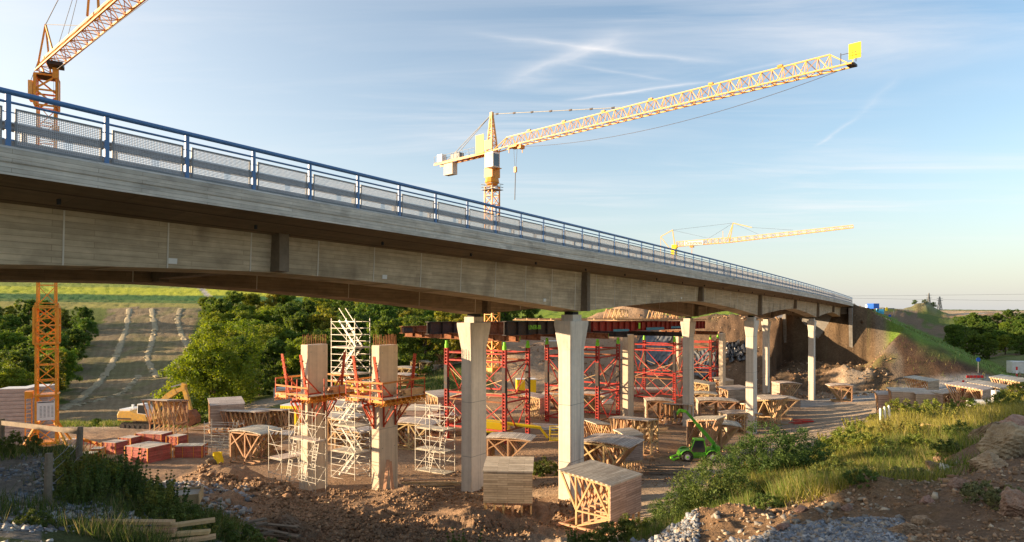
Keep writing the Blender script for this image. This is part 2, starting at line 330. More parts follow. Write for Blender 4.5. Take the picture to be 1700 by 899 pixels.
M_slate = mat('grey_rubble', (.27, .28, .29), .85, 0, .2, 3, attr=True)
M_clod = mat('earth_clods', (.2, .13, .08), .95, 0, .25, 3, attr=True)
M_leaf = mat('tree_leaves', (.075, .115, .018), .6, 0, .28, .35, trans=.45, attr=True, objvar=.22, spec=.25)
M_bush = mat('bush_leaves', (.06, .10, .02), .6, 0, .2, 1.2, trans=.32, attr=True, objvar=.12, spec=.25)
M_grass = mat('grass_blades', (.09, .13, .02), .65, 0, .2, .5, trans=.35, attr=True, spec=.2)
M_bark = mat('bark', (.10, .075, .05), .9, 0, .3, 4, .8, 12)
M_hay = mat('cut_hay', (.31, .26, .16), .9, 0, .25, 1.5, 1.0, 6)
M_redp = mat('signal_red', (.60, .03, .02), .5, 0, .08)
M_bluep = mat('sign_blue', (.02, .10, .45), .45, 0, .05)
M_cyan = mat('light_blue_panel', (.06, .36, .62), .5, 0, .05)
M_paper = mat('white_board', (.70, .68, .64), .6, 0, .05)
M_ink = mat('black_lettering', (.02, .02, .02), .6, 0, .05)
# ground
def ground_material():
    m = bpy.data.materials.new('ground_material'); m.use_nodes = True; t = m.node_tree; p = t.nodes['Principled BSDF']
    p.inputs['Roughness'].default_value = .95; p.inputs['Specular IOR Level'].default_value = .12
    at = nd(t, 'ShaderNodeAttribute', attribute_name='Col'); tcn = nd(t, 'ShaderNodeTexCoord'); base = at.outputs[0]
    for sc, amt, det in ((.045, .13, 4), (.33, .20, 6), (2.6, .26, 6), (17, .30, 4)):
        n = nd(t, 'ShaderNodeTexNoise', inp={'Scale': sc, 'Detail': det, 'Roughness': .65}); t.links.new(tcn.outputs['Object'], n.inputs[0])
        r = nd(t, 'ShaderNodeMapRange', inp={'From Min': .28, 'From Max': .72, 'To Min': 1 - amt, 'To Max': 1 + amt}); t.links.new(n.outputs[0], r.inputs[0])
        x = nd(t, 'ShaderNodeVectorMath', operation='SCALE'); t.links.new(base, x.inputs[0]); t.links.new(r.outputs[0], x.inputs['Scale']); base = x.outputs[0]
    # pale stone chips in the soil
    vo = nd(t, 'ShaderNodeTexVoronoi', inp={'Scale': 5.5}); t.links.new(tcn.outputs['Object'], vo.inputs[0])
    r = nd(t, 'ShaderNodeMapRange', inp={'From Min': .10, 'From Max': .17, 'To Min': 1, 'To Max': 0}); t.links.new(vo.outputs['Distance'], r.inputs[0])
    n = nd(t, 'ShaderNodeTexNoise', inp={'Scale': .8, 'Detail': 3}); t.links.new(tcn.outputs['Object'], n.inputs[0])
    r2 = nd(t, 'ShaderNodeMapRange', inp={'From Min': .5, 'From Max': .62, 'To Min': 0, 'To Max': .8}); t.links.new(n.outputs[0], r2.inputs[0])
    st = nd(t, 'ShaderNodeAttribute', attribute_name='Stony')
    mu = nd(t, 'ShaderNodeMath', operation='MULTIPLY'); t.links.new(r.outputs[0], mu.inputs[0]); t.links.new(r2.outputs[0], mu.inputs[1])
    mu2 = nd(t, 'ShaderNodeMath', operation='MULTIPLY'); t.links.new(mu.outputs[0], mu2.inputs[0]); t.links.new(st.outputs['Fac'], mu2.inputs[1])
    mx = nd(t, 'ShaderNodeMixRGB', inp={'Color2': (.42, .36, .28, 1)}); t.links.new(mu2.outputs[0], mx.inputs[0]); t.links.new(base, mx.inputs[1])
    t.links.new(mx.outputs[0], p.inputs['Base Color'])
    n1_ = nd(t, 'ShaderNodeTexNoise', inp={'Scale': 3.2, 'Detail': 9, 'Roughness': .68}); t.links.new(tcn.outputs['Object'], n1_.inputs[0])
    b = nd(t, 'ShaderNodeBump', inp={'Strength': 1.0, 'Distance': .28}); t.links.new(n1_.outputs[0], b.inputs['Height']); t.links.new(b.outputs[0], p.inputs['Normal'])
    return m

# ================================================================ mesh builder
class MB:
    def __init__(s): s.v = []; s.f = []
    def add(s, vs, fs):
        b = len(s.v); s.v += [tuple(v) for v in vs]; s.f += [tuple(i + b for i in f) for f in fs]; return s
    def hexa(s, p):  # 8 pts: bottom 4 ccw, top 4
        return s.add(p, [(3, 2, 1, 0), (4, 5, 6, 7), (0, 1, 5, 4), (1, 2, 6, 5), (2, 3, 7, 6), (3, 0, 4, 7)])
    def box(s, x0, x1, y0, y1, z0, z1):
        return s.hexa([(x0, y0, z0), (x1, y0, z0), (x1, y1, z0), (x0, y1, z0), (x0, y0, z1), (x1, y0, z1), (x1, y1, z1), (x0, y1, z1)])
    def bar(s, a, b, w, h=None, up=(0, 0, 1)):
        a = Vector(a); b = Vector(b); d = b - a
        if d.length < 1e-6: return s
        d.normalize(); h = h or w; up = Vector(up)
        if abs(d.dot(up)) > .97: up = Vector((1, 0, 0)) if abs(d.x) < .9 else Vector((0, 1, 0))
        x = d.cross(up).normalized() * (w / 2); y = x.cross(d).normalized() * (h / 2)
        return s.hexa([a - x - y, a + x - y, a + x + y, a - x + y, b - x - y, b + x - y, b + x + y, b - x + y])
    def tube(s, pts, r, n=6, cap=True):
        pts = [Vector(p) for p in pts]; b = len(s.v); rs = r if isinstance(r, (list, tuple)) else [r] * len(pts)
        prev = None
        for i, p in enumerate(pts):
            d = (pts[min(i + 1, len(pts) - 1)] - pts[max(i - 1, 0)]).normalized()
            up = Vector((0, 0, 1)) if abs(d.z) < .95 else Vector((1, 0, 0))
            x = d.cross(up).normalized(); y = x.cross(d)
            for k in range(n):
                a = 2 * pi * k / n; s.v.append(tuple(p + (x * cos(a) + y * sin(a)) * rs[i]))
        for i in range(len(pts) - 1):
            for k in range(n):
                k2 = (k + 1) % n; s.f.append((b + i * n + k, b + i * n + k2, b + (i + 1) * n + k2, b + (i + 1) * n + k))
        if cap:
            s.f.append(tuple(b + k for k in range(n))[::-1]); s.f.append(tuple(b + (len(pts) - 1) * n + k for k in range(n)))
        return s
    def cyl(s, c, r, h, axis='z', n=20, r2=None):
        c = Vector(c); ax = {'x': Vector((1, 0, 0)), 'y': Vector((0, 1, 0)), 'z': Vector((0, 0, 1))}[axis]
        return s.tube([c, c + ax * h], [r, r if r2 is None else r2], n)
    def sweep(s, rings, closed=False, caps=True):
        b = len(s.v); n = len(rings[0])
        for r in rings: s.v += [tuple(p) for p in r]
        for i in range(len(rings) - 1):
            for k in range(n):
                k2 = (k + 1) % n; s.f.append((b + i * n + k, b + i * n + k2, b + (i + 1) * n + k2, b + (i + 1) * n + k))
        if caps: s.f.append(tuple(b + k for k in range(n))[::-1]); s.f.append(tuple(b + (len(rings) - 1) * n + k for k in range(n)))
        return s
    def prism(s, poly, y0, y1, ax='y'):  # poly in (x,z) extruded along y
        n = len(poly); b = len(s.v)
        for y in (y0, y1):
            for (a, c) in poly: s.v.append((a, y, c) if ax == 'y' else ((y, a, c) if ax == 'x' else (a, c, y)))
        s.f.append(tuple(b + k for k in range(n))); s.f.append(tuple(b + n + k for k in range(n))[::-1])
        for k in range(n): k2 = (k + 1) % n; s.f.append((b + k2, b + k, b + n + k, b + n + k2))
        return s
    def xf(s, M_, start=0):
        for i in range(start, len(s.v)): s.v[i] = tuple(M_ @ Vector(s.v[i]))
        return s
    def lattice(s, p0, p1, w, n, c=.12, br=.06, up=(0, 0, 1), h=None, w1=None, tri=False):
        """four-chord (or three-chord) truss from p0 to p1"""
        p0 = Vector(p0); p1 = Vector(p1); d = (p1 - p0); ln = d.length; d.normalize(); h = h or w; w1 = w1 or w
        up = Vector(up); 
        if abs(d.dot(up)) > .97: up = Vector((0, 1, 0))
        x = d.cross(up).normalized(); y = x.cross(d).normalized()
        def cs(q, ww, hh):
            if tri: return [q - x * ww / 2, q + x * ww / 2, q + y * hh]
            return [q - x * ww / 2 - y * hh / 2, q + x * ww / 2 - y * hh / 2, q + x * ww / 2 + y * hh / 2, q - x * ww / 2 + y * hh / 2]
        st = []
        for i in range(n + 1):
            f_ = i / n; ww = w * (1 - f_) + w1 * f_; st.append(cs(p0 + d * ln * f_, ww, h * (ww / w)))
        m = len(st[0])
        for k in range(m): s.bar(st[0][k], st[-1][k], c)
        for i in range(n + 1):
            for k in range(m): s.bar(st[i][k], st[i][(k + 1) % m], br)
        for i in range(n):
            for k in range(m):
                k2 = (k + 1) % m
                a, b_ = (k, k2) if i % 2 == 0 else (k2, k)
                s.bar(st[i][a], st[i + 1][b_], br)
        return s
    def mesh(s, name):
        me = bpy.data.meshes.new(name); me.from_pydata(s.v, [], s.f); me.update(); return me
    def obj(s, name, m, parent=None, world=False, smooth=False, bevel=0., label=None):
        if world and parent is not None:
            iv = parent['_inv'] if False else (Matrix.Translation(parent.location) @ parent.rotation_euler.to_matrix().to_4x4()).inverted()
            s.xf(iv)
        me = s.mesh(name); me.materials.append(m)
        if getattr(s, 'bc', None):
            a = me.attributes.new('bc', 'FLOAT_VECTOR', 'POINT'); a.data.foreach_set('vector', np.array(s.bc, np.float32).ravel())
        o = bpy.data.objects.new(name, me); COL.objects.link(o)
        if parent is not None: o.parent = parent
        if smooth:
            me.polygons.foreach_set('use_smooth', [True] * len(me.polygons))
        if bevel:
            b = o.modifiers.new('bevel', 'BEVEL'); b.width = bevel; b.segments = 2; b.limit_method = 'ANGLE'
        if label: o['label'] = label
        return o
def thing(name, label, cat, loc=(0, 0, 0), rz=0., group=None):
    o = bpy.data.objects.new(name, None); COL.objects.link(o); o.location = loc; o.rotation_euler = (0, 0, rz); o.empty_display_size = .5
    o['label'] = label; o['category'] = cat
    if group: o['group'] = group
    return o
def tag(o, label=None, cat=None, group=None, kind=None):
    if label: o['label'] = label
    if cat: o['category'] = cat
    if group: o['group'] = group
    if kind: o['kind'] = kind
    return o
KIDS = {}
def kids(o):
    if not KIDS.get('n') == len(bpy.data.objects):
        KIDS.clear(); KIDS['n'] = len(bpy.data.objects)
        for q in bpy.data.objects:
            if q.parent: KIDS.setdefault(q.parent.name, []).append(q)
    return KIDS.get(o.name, [])
def dup(root, loc, rz, label=None, group=None, scale=None):
    def rec(o, par):
        c = o.copy(); COL.objects.link(c)
        if par is not None: c.parent = par
        return c
    ch = [(k, list(TREE.get(k.name, []))) for k in TREE.setdefault(root.name, [q for q in bpy.data.objects if q.parent is root])]
    for k, _ in ch:
        if k.name not in TREE: TREE[k.name] = [q for q in bpy.data.objects if q.parent is k]
    r = rec(root, None); r.location = loc; r.rotation_euler = (0, 0, rz)
    if label: r['label'] = label
    if group: r['group'] = group
    if scale: r.scale = scale if not isinstance(scale, (int, float)) else (scale,) * 3
    for k, _ in ch:
        c = rec(k, r)
        for g in TREE[k.name]: rec(g, c)
    return r
TREE = {}
def text(name, body, size, m, parent, loc):
    cu = bpy.data.curves.new(name, 'FONT'); cu.body = body; cu.size = size; cu.extrude = .012
    t_ = bpy.data.objects.new(name, cu); COL.objects.link(t_); bpy.context.view_layer.update()
    me = bpy.data.meshes.new_from_object(t_.evaluated_get(bpy.context.evaluated_depsgraph_get())); bpy.data.objects.remove(t_)
    me.materials.clear(); me.materials.append(m); o = bpy.data.objects.new(name, me); COL.objects.link(o); o.parent = parent; o.location = loc; o.rotation_euler = (pi / 2, 0, 0); return o
def bulk(name, verts, faces_n, idx, cols=None, m=None, parent=None, extra=None, smooth=False):
    """fast mesh from numpy arrays; all faces have faces_n corners"""
    me = bpy.data.meshes.new(name); nv = len(verts); nf = len(idx) // faces_n
    me.vertices.add(nv); me.vertices.foreach_set('co', np.asarray(verts, np.float32).ravel())
    me.loops.add(len(idx)); me.loops.foreach_set('vertex_index', np.asarray(idx, np.int32))
    me.polygons.add(nf); me.polygons.foreach_set('loop_start', np.arange(0, len(idx), faces_n, dtype=np.int32))
    me.update(calc_edges=True)
    if smooth: me.polygons.foreach_set('use_smooth', np.ones(nf, bool))
    if cols is not None:
        a = me.attributes.new('Col', 'FLOAT_COLOR', 'POINT'); c4 = np.ones((nv, 4), np.float32); c4[:, :3] = cols; a.data.foreach_set('color', c4.ravel())
    for k, v in (extra or {}).items():
        a = me.attributes.new(k, 'FLOAT', 'POINT'); a.data.foreach_set('value', np.asarray(v, np.float32))
    if m: me.materials.append(m)
    o = bpy.data.objects.new(name, me); COL.objects.link(o)
    if parent: o.parent = parent
    return o

# ================================================================ ground sheet
def lerp(a, b, t): return a + (b - a) * t[..., None]
def zones(X, Y, z):
    px, Ye, r = polar(X, Y); py = HOR - F * z / np.maximum(Ye, 1)
    n = fbm(X, Y, .22, 4, 40); nb = fbm(X, Y, .035, 3, 50); nf = fbm(X, Y, .9, 4, 60)
    jx = px + 25 * n; jy = Ye * (1 + .05 * n)
    dirt = np.array([.31, .20, .122]); dpale = np.array([.45, .34, .225]); grass = np.array([.095, .12, .024]); soil = np.array([.15, .085, .048])
    olive = np.array([.20, .15, .088]); gravel = np.array([.27, .265, .255]); road = np.array([.44, .35, .25])
    c = np.broadcast_to(dirt, X.shape + (3,)).copy(); stony = np.ones_like(X)
    def put(col, m): 
        nonlocal c
        m = np.clip(m, 0, 1)[..., None]; c = c * (1 - m) + np.asarray(col) * m
    put(dpale, sstep(.0, .5, nb + n * .4) * .5 * (Ye > 42))
    # site traffic lanes
    t, u = toB(X, Y)
    put(road, sstep(12, 3, np.abs(u + 6 + 3 * n)) * (t > 10) * (t < 200) * .85)
    # wooded slopes and valley
    vg = sstep(94, 103, jy) * sstep(640, 560, jx)
    put(grass, vg); 
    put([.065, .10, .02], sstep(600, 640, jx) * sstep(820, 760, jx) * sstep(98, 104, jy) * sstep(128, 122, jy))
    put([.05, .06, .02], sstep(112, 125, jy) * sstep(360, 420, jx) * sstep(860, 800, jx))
    # construction road climbing in front of the wood
    ry = np.interp(px, [380, 450, 520, 600, 700, 780, 860], [98, 105, 112, 119, 127, 131, 133])
    put(road * .95, sstep(5.0, 3.0, np.abs(Ye - ry)) * (px > 360) * (px < 880))
    put(road * .9, sstep(5, 3, np.abs(Ye - 88 + 0.03 * (px - 300)) + n) * (px < 520) * .7)
    # hay field
    lb = np.interp(Ye, [105, 115, 150, 200, 262], [60, 90, 118, 150, 188]); rb = np.interp(Ye, [105, 130, 200, 262], [330, 300, 315, 338])
    hf = sstep(-6, 6, jx - lb + 0) * sstep(-4, 4, rb - px) * sstep(104, 110, jy) * (Ye < 262)
    put(olive, hf); put([.29, .235, .145], hf * (.5 + .5 * np.sin((px - lb) / np.maximum(rb - lb, 1) * 95 + 2 * n)) * (.35 + .5 * nb))
    put([.13, .14, .045], hf * sstep(.12, .45, nb + n * .5) * .5)
    # fields on the hill
    far = Ye > 258; fl = far & (px < 760)
    for y0, y1, col in ((300, 518, [.25, .23, .06]), (489, 502, [.045, .12, .025]), (498, 500.5, [.10, .15, .03]), (477, 489, [.36, .38, .03]), (470, 477, [.20, .24, .04]), (400, 470, [.38, .31, .13])):
        put(col, (sstep(y0 - 1, y0 + .5, py + (px - 200) * -.012) * sstep(y1 + .5, y1 - 1, py + (px - 200) * -.012)) * fl)
    put([.33, .31, .28], fl * sstep(6, 4, np.abs(px - np.interp(py, [466, 478, 496], [326, 334, 350]))) * (py < 497))
    put([.20, .27, .03], sstep(225, 240, Ye) * (px > 760) * (px < 1380)); put([.10, .16, .025], sstep(400, 430, Ye) * (px > 760) * (px < 1380) * sstep(.0, .1, nb))
    put([.10, .13, .03], sstep(150, 190, jy) * (px > 1440) * (Ye < 330)); put([.17, .12, .075], sstep(150, 170, jy) * (px > 1440) * (Ye < 330) * sstep(-.1, .25, n + nb))
    put([.42, .31, .19], sstep(335, 350, Ye) * (px > 1380)); put([.11, .15, .03], sstep(700, 800, Ye) * (px > 1380)); put([.40, .36, .30], sstep(4, 2, np.abs(Ye - 342)) * (px > 1490))
    # embankment
    e, t, u = emb(X, Y); on = sstep(-.4, .4, e - z + .9) * (t > 100) * (u < 30)
    put([.105, .062, .038], on); 
    d = np.maximum(-0.6 - u, 0)
    put([.13, .20, .035], on * sstep(T_ABUT - 9, T_ABUT - 2, t + n * 5 + .12 * (d - 12)) * sstep(60, 30, d)); put([.30, .27, .24], on * (u > -.8) * (t > T_ABUT - 2))
    rk = sstep(-2, 1.5, u + 5 + n * 2 + (T_ABUT - t) * .28) * (t > 128) * (t < T_ABUT + 2) * (u < 14); put([.155, .105, .063], rk * on)
    put([.17, .14, .11], sstep(1.8, .6, np.abs(u + 4.5 + n * 1.5 + (T_ABUT - t) * .28)) * (t > 134) * (t < T_ABUT + 1) * .7)
    put([.17, .15, .06], sstep(.1, .4, n) * sstep(-16, -8, u) * (u < 0) * (t > 120) * (t < 150) * .8)
    put([.12, .16, .03], sstep(15, 11, np.hypot(X - 208, Y - 345)) * (.6 + .6 * n)); put([.14, .09, .055], (u > 12) * (u < 34) * sstep(122, 130, t) * (t < 170) * .9)
    # pale track towards the right
    rr = np.interp(px, [1300, 1450, 1560, 1640, 1760], [106, 118, 120, 122, 121])
    put([.40, .37, .33], sstep(7, 4.5, np.abs(Ye - rr)) * (px > 1330))
    put([.13, .15, .05], sstep(140, 150, Ye) * (px > 1560) * (Ye < 190) * (on < .5))
    # foreground bank
    bank = (Ye < 62) * (px > 1000) * sstep(30, 26, Ye - (px - 1180) * .07)
    put([.22, .14, .08], bank * (px < 1600)); put([.15, .155, .045], bank * sstep(17, 21, jy + (px - 1200) * .004) * sstep(-.4, -.1, n + .2) * .85)
    put(gravel, sstep(14.6, 14.0, jy) * (px > 1080) * (px < 1510)); put([.40, .36, .31], (px > 1540) * sstep(28, 31, jy) * sstep(48, 44, jy))
    put([.22, .14, .085], (px > 1560) * sstep(28, 25, jy))
    lbk = (Ye < 30) * (px < 420)
    put([.23, .19, .135], lbk * .9); put([.08, .11, .03], lbk * sstep(-.15, .2, n + .15) * .85); put([.25, .23, .20], lbk * (px < 70) * sstep(-.1, .1, n + .12) * (Ye > 13))
    stony = np.where((Ye > 95) & (on < .3), .15, 1.0) * np.where(Ye < 30, 1, .8)
    return np.clip(c, .01, .9), stony
front = R(43)
az = np.concatenate([np.linspace(-pi, -front, 50, endpoint=False), np.linspace(-front, front, 620), np.linspace(front, pi, 51)[1:]])
rr_ = np.concatenate([[0.3], np.geomspace(2, 8.5, 12, endpoint=False), np.geomspace(8.5, 60, 330, endpoint=False), np.geomspace(60, 280, 200, endpoint=False), np.geomspace(280, 1200, 60, endpoint=False), np.geomspace(1200, 6000, 14)])
A_, R_ = np.meshgrid(az, rr_); GX = (R_ * np.sin(A_)).ravel(); GY = (R_ * np.cos(A_)).ravel()
GZ = ground(GX, GY); GC, GS = zones(GX, GY, GZ)
nr, na = len(rr_), len(az); ii, jj = np.meshgrid(np.arange(nr - 1), np.arange(na - 1), indexing='ij'); q0 = (ii * na + jj).ravel()
gidx = np.stack([q0, q0 + na, q0 + na + 1, q0 + 1], 1).ravel()
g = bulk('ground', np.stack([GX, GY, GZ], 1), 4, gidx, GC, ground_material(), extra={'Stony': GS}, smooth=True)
g['kind'] = 'structure'

# ================================================================ existing road bridge
def haunch(t):
    m = abs(((t - 8.5 + 22) % 44) - 22) / 22      # 0 at midspan, 1 at a pier
    return 1.37 - 1.10 * m ** 1.5
PT = [30.5, 74.5, 118.5]
P0 = B(30.5, 3.0); bl = (P0.x, P0.y, gz(P0.x, P0.y))
bridge = thing('road_bridge', 'finished grey concrete road bridge with haunched girders, running from upper left to the right-hand embankment', 'bridge', bl)
T0, T1 = -34.0, T_ABUT + 3
def sweep_poly(fn, t0, t1, step=1.0):
    ts = np.linspace(t0, t1, int((t1 - t0) / step) + 1); m = MB()
    m.sweep([[B(t, u, z) for u, z in fn(t)] for t in ts]); m.bc = [(t, u, z) for t in ts for u, z in fn(t)]; return m
sweep_poly(lambda t: [(-.17, 2.86), (-.17, 3.12), (1.0, 3.12), (12.6, 3.12), (13.6, 3.12), (13.6, 2.86), (11.6, 2.61), (9.55, 2.63), (9.2, 2.63), (4.3, 2.63), (3.9, 2.63), (2.17, 2.61)], T0, T1).obj('deck_slab', M_soff, bridge, world=True)  # slab takes the shade-darkened colour; the thin edge strip stays light
sweep_poly(lambda t: [(-.19, 2.845), (-.19, 3.119), (-.171, 3.119), (-.171, 2.845)], T0, T1).obj('edge_beam', M_cap, bridge, world=True)
sweep_poly(lambda t: [(-.21, 3.12), (-.24, 3.40), (-.10, 3.48), (.95, 3.46), (1.0, 3.12)], T0, T1).obj('kerb', M_cap, bridge, world=True)
sweep_poly(lambda t: [(12.6, 3.123), (12.6, 3.46), (13.65, 3.46), (13.68, 3.123)], T0, T1).obj('kerb', M_cap, bridge, world=True)
sweep_poly(lambda t: [(1.003, 3.121), (1.003, 3.30), (12.59, 3.30), (12.59, 3.121)], T0, T1).obj('carriageway', mat('asphalt', (.05, .05, .05), .9), bridge, world=True)
for u0, u1 in ((2.17, 3.95), (9.5, 11.3)):
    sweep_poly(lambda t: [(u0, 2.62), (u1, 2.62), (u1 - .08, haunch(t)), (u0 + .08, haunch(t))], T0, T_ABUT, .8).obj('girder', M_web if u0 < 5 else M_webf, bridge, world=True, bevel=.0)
for t in (8.5, 30.5, 52.5, 74.5, 96.5, 118.5, 140.5):
    for (u0, u1, s) in ((2.17, 1.82, 1), (9.5, 9.15, 1)):
        if s > 0:
            m = MB(); w = .24; hb = haunch(t)
            m.sweep([[B(t - w, u0 + .12, z), B(t + w, u0 + .12, z), B(t + w * .8, u1, z), B(t - w * .8, u1, z)] for z in (hb + .02, 2.64)])
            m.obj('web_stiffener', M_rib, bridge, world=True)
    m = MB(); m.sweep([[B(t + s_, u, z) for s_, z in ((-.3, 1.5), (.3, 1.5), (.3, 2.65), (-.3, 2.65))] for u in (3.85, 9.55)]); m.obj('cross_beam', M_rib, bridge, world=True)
# board panel joints and drain spouts on the girder webs
for u0 in (2.17, 9.5):
    t = -20.0
    while t < T_ABUT - 4:
        if abs(((t - 8.5) % 22)) > 1 :
            m = MB(); hb = haunch(t); m.sweep([[B(t - .02, u0 + .075 * k_, z) + Vector((0, 0, 0)) for z in ()] or [B(t - .02, u0 + .075 * k_ - .012, hb + (2.60 - hb) * (1 - k_)), B(t + .02, u0 + .075 * k_ - .012, hb + (2.60 - hb) * (1 - k_)), B(t + .02, u0 + .075 * k_ + .03, hb + (2.60 - hb) * (1 - k_)), B(t - .02, u0 + .075 * k_ + .03, hb + (2.60 - hb) * (1 - k_))] for k_ in (1, 0)]); m.obj('board_joint', M_pier, bridge, world=True)
        t += 2.75 if u0 < 3 else 5.5
for t in np.arange(-4, T_ABUT - 5, 5.5):
    MB().cyl(tuple(B(t, 1.25, 2.58)), .05, .16, 'z', 8).obj('drain_spout', M_black, bridge, world=True)
for t, zo in ((4.9, .13), (13.6, .16), (26.0, .18), (48.0, .2)):
    hb = haunch(t); x_, y_, h_ = bframe(t); m = MB(); m.sweep([[B(t - .13, 2.17 + .08 - .03, hb + zo), B(t + .13, 2.17 + .08 - .03, hb + zo), B(t + .13, 2.17 + .1, hb + zo), B(t - .13, 2.17 + .1, hb + zo)], [B(t - .13, 2.20, hb + zo + .16), B(t + .13, 2.20, hb + zo + .16), B(t + .13, 2.26, hb + zo + .16), B(t - .13, 2.26, hb + zo + .16)]]); m.obj('number_plate', M_paper, bridge, world=True)
# piers
for t in PT:
    for u in (3.0, 10.4):
        x, y, h = bframe(t); c = B(t, u); zt = haunch(t) + c.z - .55; gb = gz(c.x, c.y) - .6
        dl = Vector((sin(h), cos(h), 0)); dw = Vector((-cos(h), sin(h), 0))
        def ring(l, w, ch, z):
            pts = [(-l, -w + ch), (-l + ch, -w), (l - ch, -w), (l, -w + ch), (l, w - ch), (l - ch, w), (-l + ch, w), (-l, w - ch)]
            return [Vector((c.x, c.y, z)) + dl * a + dw * b for a, b in pts]
        m = MB(); m.sweep([ring(.86, .44, .06, gb), ring(.86, .44, .06, zt - 1.75)]); p = m.obj('pier', M_pier, bridge, world=True)
        m = MB(); m.sweep([ring(.865, .445, .06, zt - 1.75), ring(1.14, .60, .06, zt - .22), ring(1.14, .60, .06, zt)]); m2 = m
        iv = None; q = m2.obj('pier_head', M_pier, bridge, world=True); q.parent = p
        m = MB(); m.sweep([ring(.55, .42, .03, zt), ring(.55, .42, .03, zt + .38)]); q = m.obj('bearing_plinth', M_pier, bridge, world=True); q.parent = p
        m = MB(); m.sweep([ring(.36, .30, .02, zt + .38), ring(.36, .30, .02, zt + .56)]); q = m.obj('bearing', M_black, bridge, world=True); q.parent = p
        m = MB()
        for k in range(3):
            zz = gb + (k + 1) * (zt - gb) / 3.3 - .6
            q = MB().sweep([ring(.863, .443, .06, zz), ring(.863, .443, .06, zz + .03)]).obj('pour_joint', M_abut, bridge, world=True); q.parent = p
# abutment with wing walls
m = MB(); m.sweep([[B(T_ABUT + s_, u, z, False) for s_, u in ((-1, 0.6), (-1, 13.2), (1.2, 13.2), (1.2, 0.6))] for z in (-13.5, 2.62 + Bz(T_ABUT) - .12)]); m.obj('abutment', M_abut, bridge, world=True)
m = MB(); zz = Bz(T_ABUT)
for (u0, u1) in ((-.15, .55), (13.2, 13.8)):
    m.sweep([[B(T_ABUT + a, u, z, False) for a, z in ((-3.2, 2.55 + zz), (-2.9, -2.6), (-.8, -13.2), (8, -13.2), (8, 2.55 + zz))] for u in (u0, u1)])
m.obj('wing_wall', M_abut, bridge, world=True)
m = MB(); m.sweep([[B(T_ABUT - 1.4, u, z) for u, z in ((1.0, 1.2), (13, 1.2), (13, 2.6), (1.0, 2.6))], [B(T_ABUT - .8, u, z) for u, z in ((1.0, 1.2), (13, 1.2), (13, 2.6), (1.0, 2.6))]]); m.obj('bearing_ledge', M_abut, bridge, world=True)
# ---- railing
S = 2.01325
rail = thing('bridge_railing', 'blue steel railing with perforated grey infill panels along the near edge of the bridge', 'railing', tuple(B(0, 0, 3.47)))
def along(u, z, r, t0, t1, n=8, step=1.5):
    ts = np.linspace(t0, t1, int((t1 - t0) / step) + 1); return MB().tube([B(t, u, z) for t in ts], r, n)
RT0, RT1 = -14 * S, 78 * S
along(0, 4.66, .062, RT0, RT1, 10).obj('handrail', M_blue, rail, world=True, smooth=True)
along(0, 4.44, .028, RT0, RT1).obj('middle_rail', M_blue, rail, world=True, smooth=True)
mpost = MB(); mpost.bar((0, 0, 0), (0, 0, 1.13), .10, .055, up=(0, 1, 0)); mpost.box(-.09, .09, -.08, .08, -.012, .012)
for z_ in (.16, .75): mpost.bar((-.14, -.005, z_), (.14, -.005, z_), .022, .022)
post_me = mpost.mesh('post'); post_me.materials.append(M_blue)
mp_ = MB(); PL, PZ0, PZ1 = 1.74, .05, .83
nx, nz = 45, 20
for i in range(1, nx): x = -PL / 2 + PL * i / nx; mp_.box(x - .0062, x + .0062, -.003, .003, PZ0, PZ1)
for i in range(1, nz): z = PZ0 + (PZ1 - PZ0) * i / nz; mp_.box(-PL / 2, PL / 2, -.0022, .0022, z - .0066, z + .0066)
panel_me = mp_.mesh('infill_panel'); panel_me.materials.append(M_galv)
mf = MB()
for z in (PZ0, PZ1): mf.box(-PL / 2 - .02, PL / 2 + .02, -.02, .02, z - .02, z + .02)
for x in (-PL / 2, PL / 2): mf.box(x - .0195, x + .0195, -.019, .019, PZ0 + .02, PZ1 - .02)
frame_me = mf.mesh('panel_frame'); frame_me.materials.append(M_galvd)
rl = Vector(rail.location)
for i in range(-12, 79):
    for kind in (0, 1):
        t = (i + .5 * kind) * S; p = B(t, 0, 3.475) - rl; _, _, h = bframe(t)
        sl = math.atan(-.012141 - .000036 * t)
        if kind == 0:
            o = bpy.data.objects.new('post', post_me); COL.objects.link(o); o.parent = rail; o.location = p; o.rotation_euler = (0, 0, pi / 2 - h)
        elif i < 78:
            o = bpy.data.objects.new('infill_panel', panel_me); COL.objects.link(o); o.parent = rail; o.location = p; o.rotation_euler = (0, -sl, pi / 2 - h)
            f2 = bpy.data.objects.new('panel_frame', frame_me); COL.objects.link(f2); f2.parent = o
# crash barrier behind the railing
gr = thing('crash_barrier', 'grey steel crash barrier on the kerb directly behind the blue railing', 'barrier', tuple(B(0, .8, 3.47)))
def beam_sweep(prof, t0, t1, step=2.): return sweep_poly(lambda t: prof, t0, t1, step)
beam_sweep([(.72, 4.00), (.66, 4.03), (.72, 4.08), (.72, 4.12), (.66, 4.17), (.72, 4.21), (.76, 4.21), (.76, 4.00)], RT0, RT1).obj('guard_beam', M_galvd, gr, world=True)
beam_sweep([(.70, 3.47), (.70, 3.80), (.78, 3.80), (.78, 3.47)], RT0, RT1).obj('base_beam', M_galvd, gr, world=True)
gl = Vector(gr.location); mm = MB(); mm.box(-.05, .05, -.06, .06, 0, .7); gp = mm.mesh('post'); gp.materials.append(M_galvd)
for i in range(-12, 79):
    t = i * S + .6; o = bpy.data.objects.new('post', gp); COL.objects.link(o); o.parent = gr; o.location = B(t, .84, 3.46) - gl; o.rotation_euler = (0, 0, pi / 2 - bframe(t)[2])

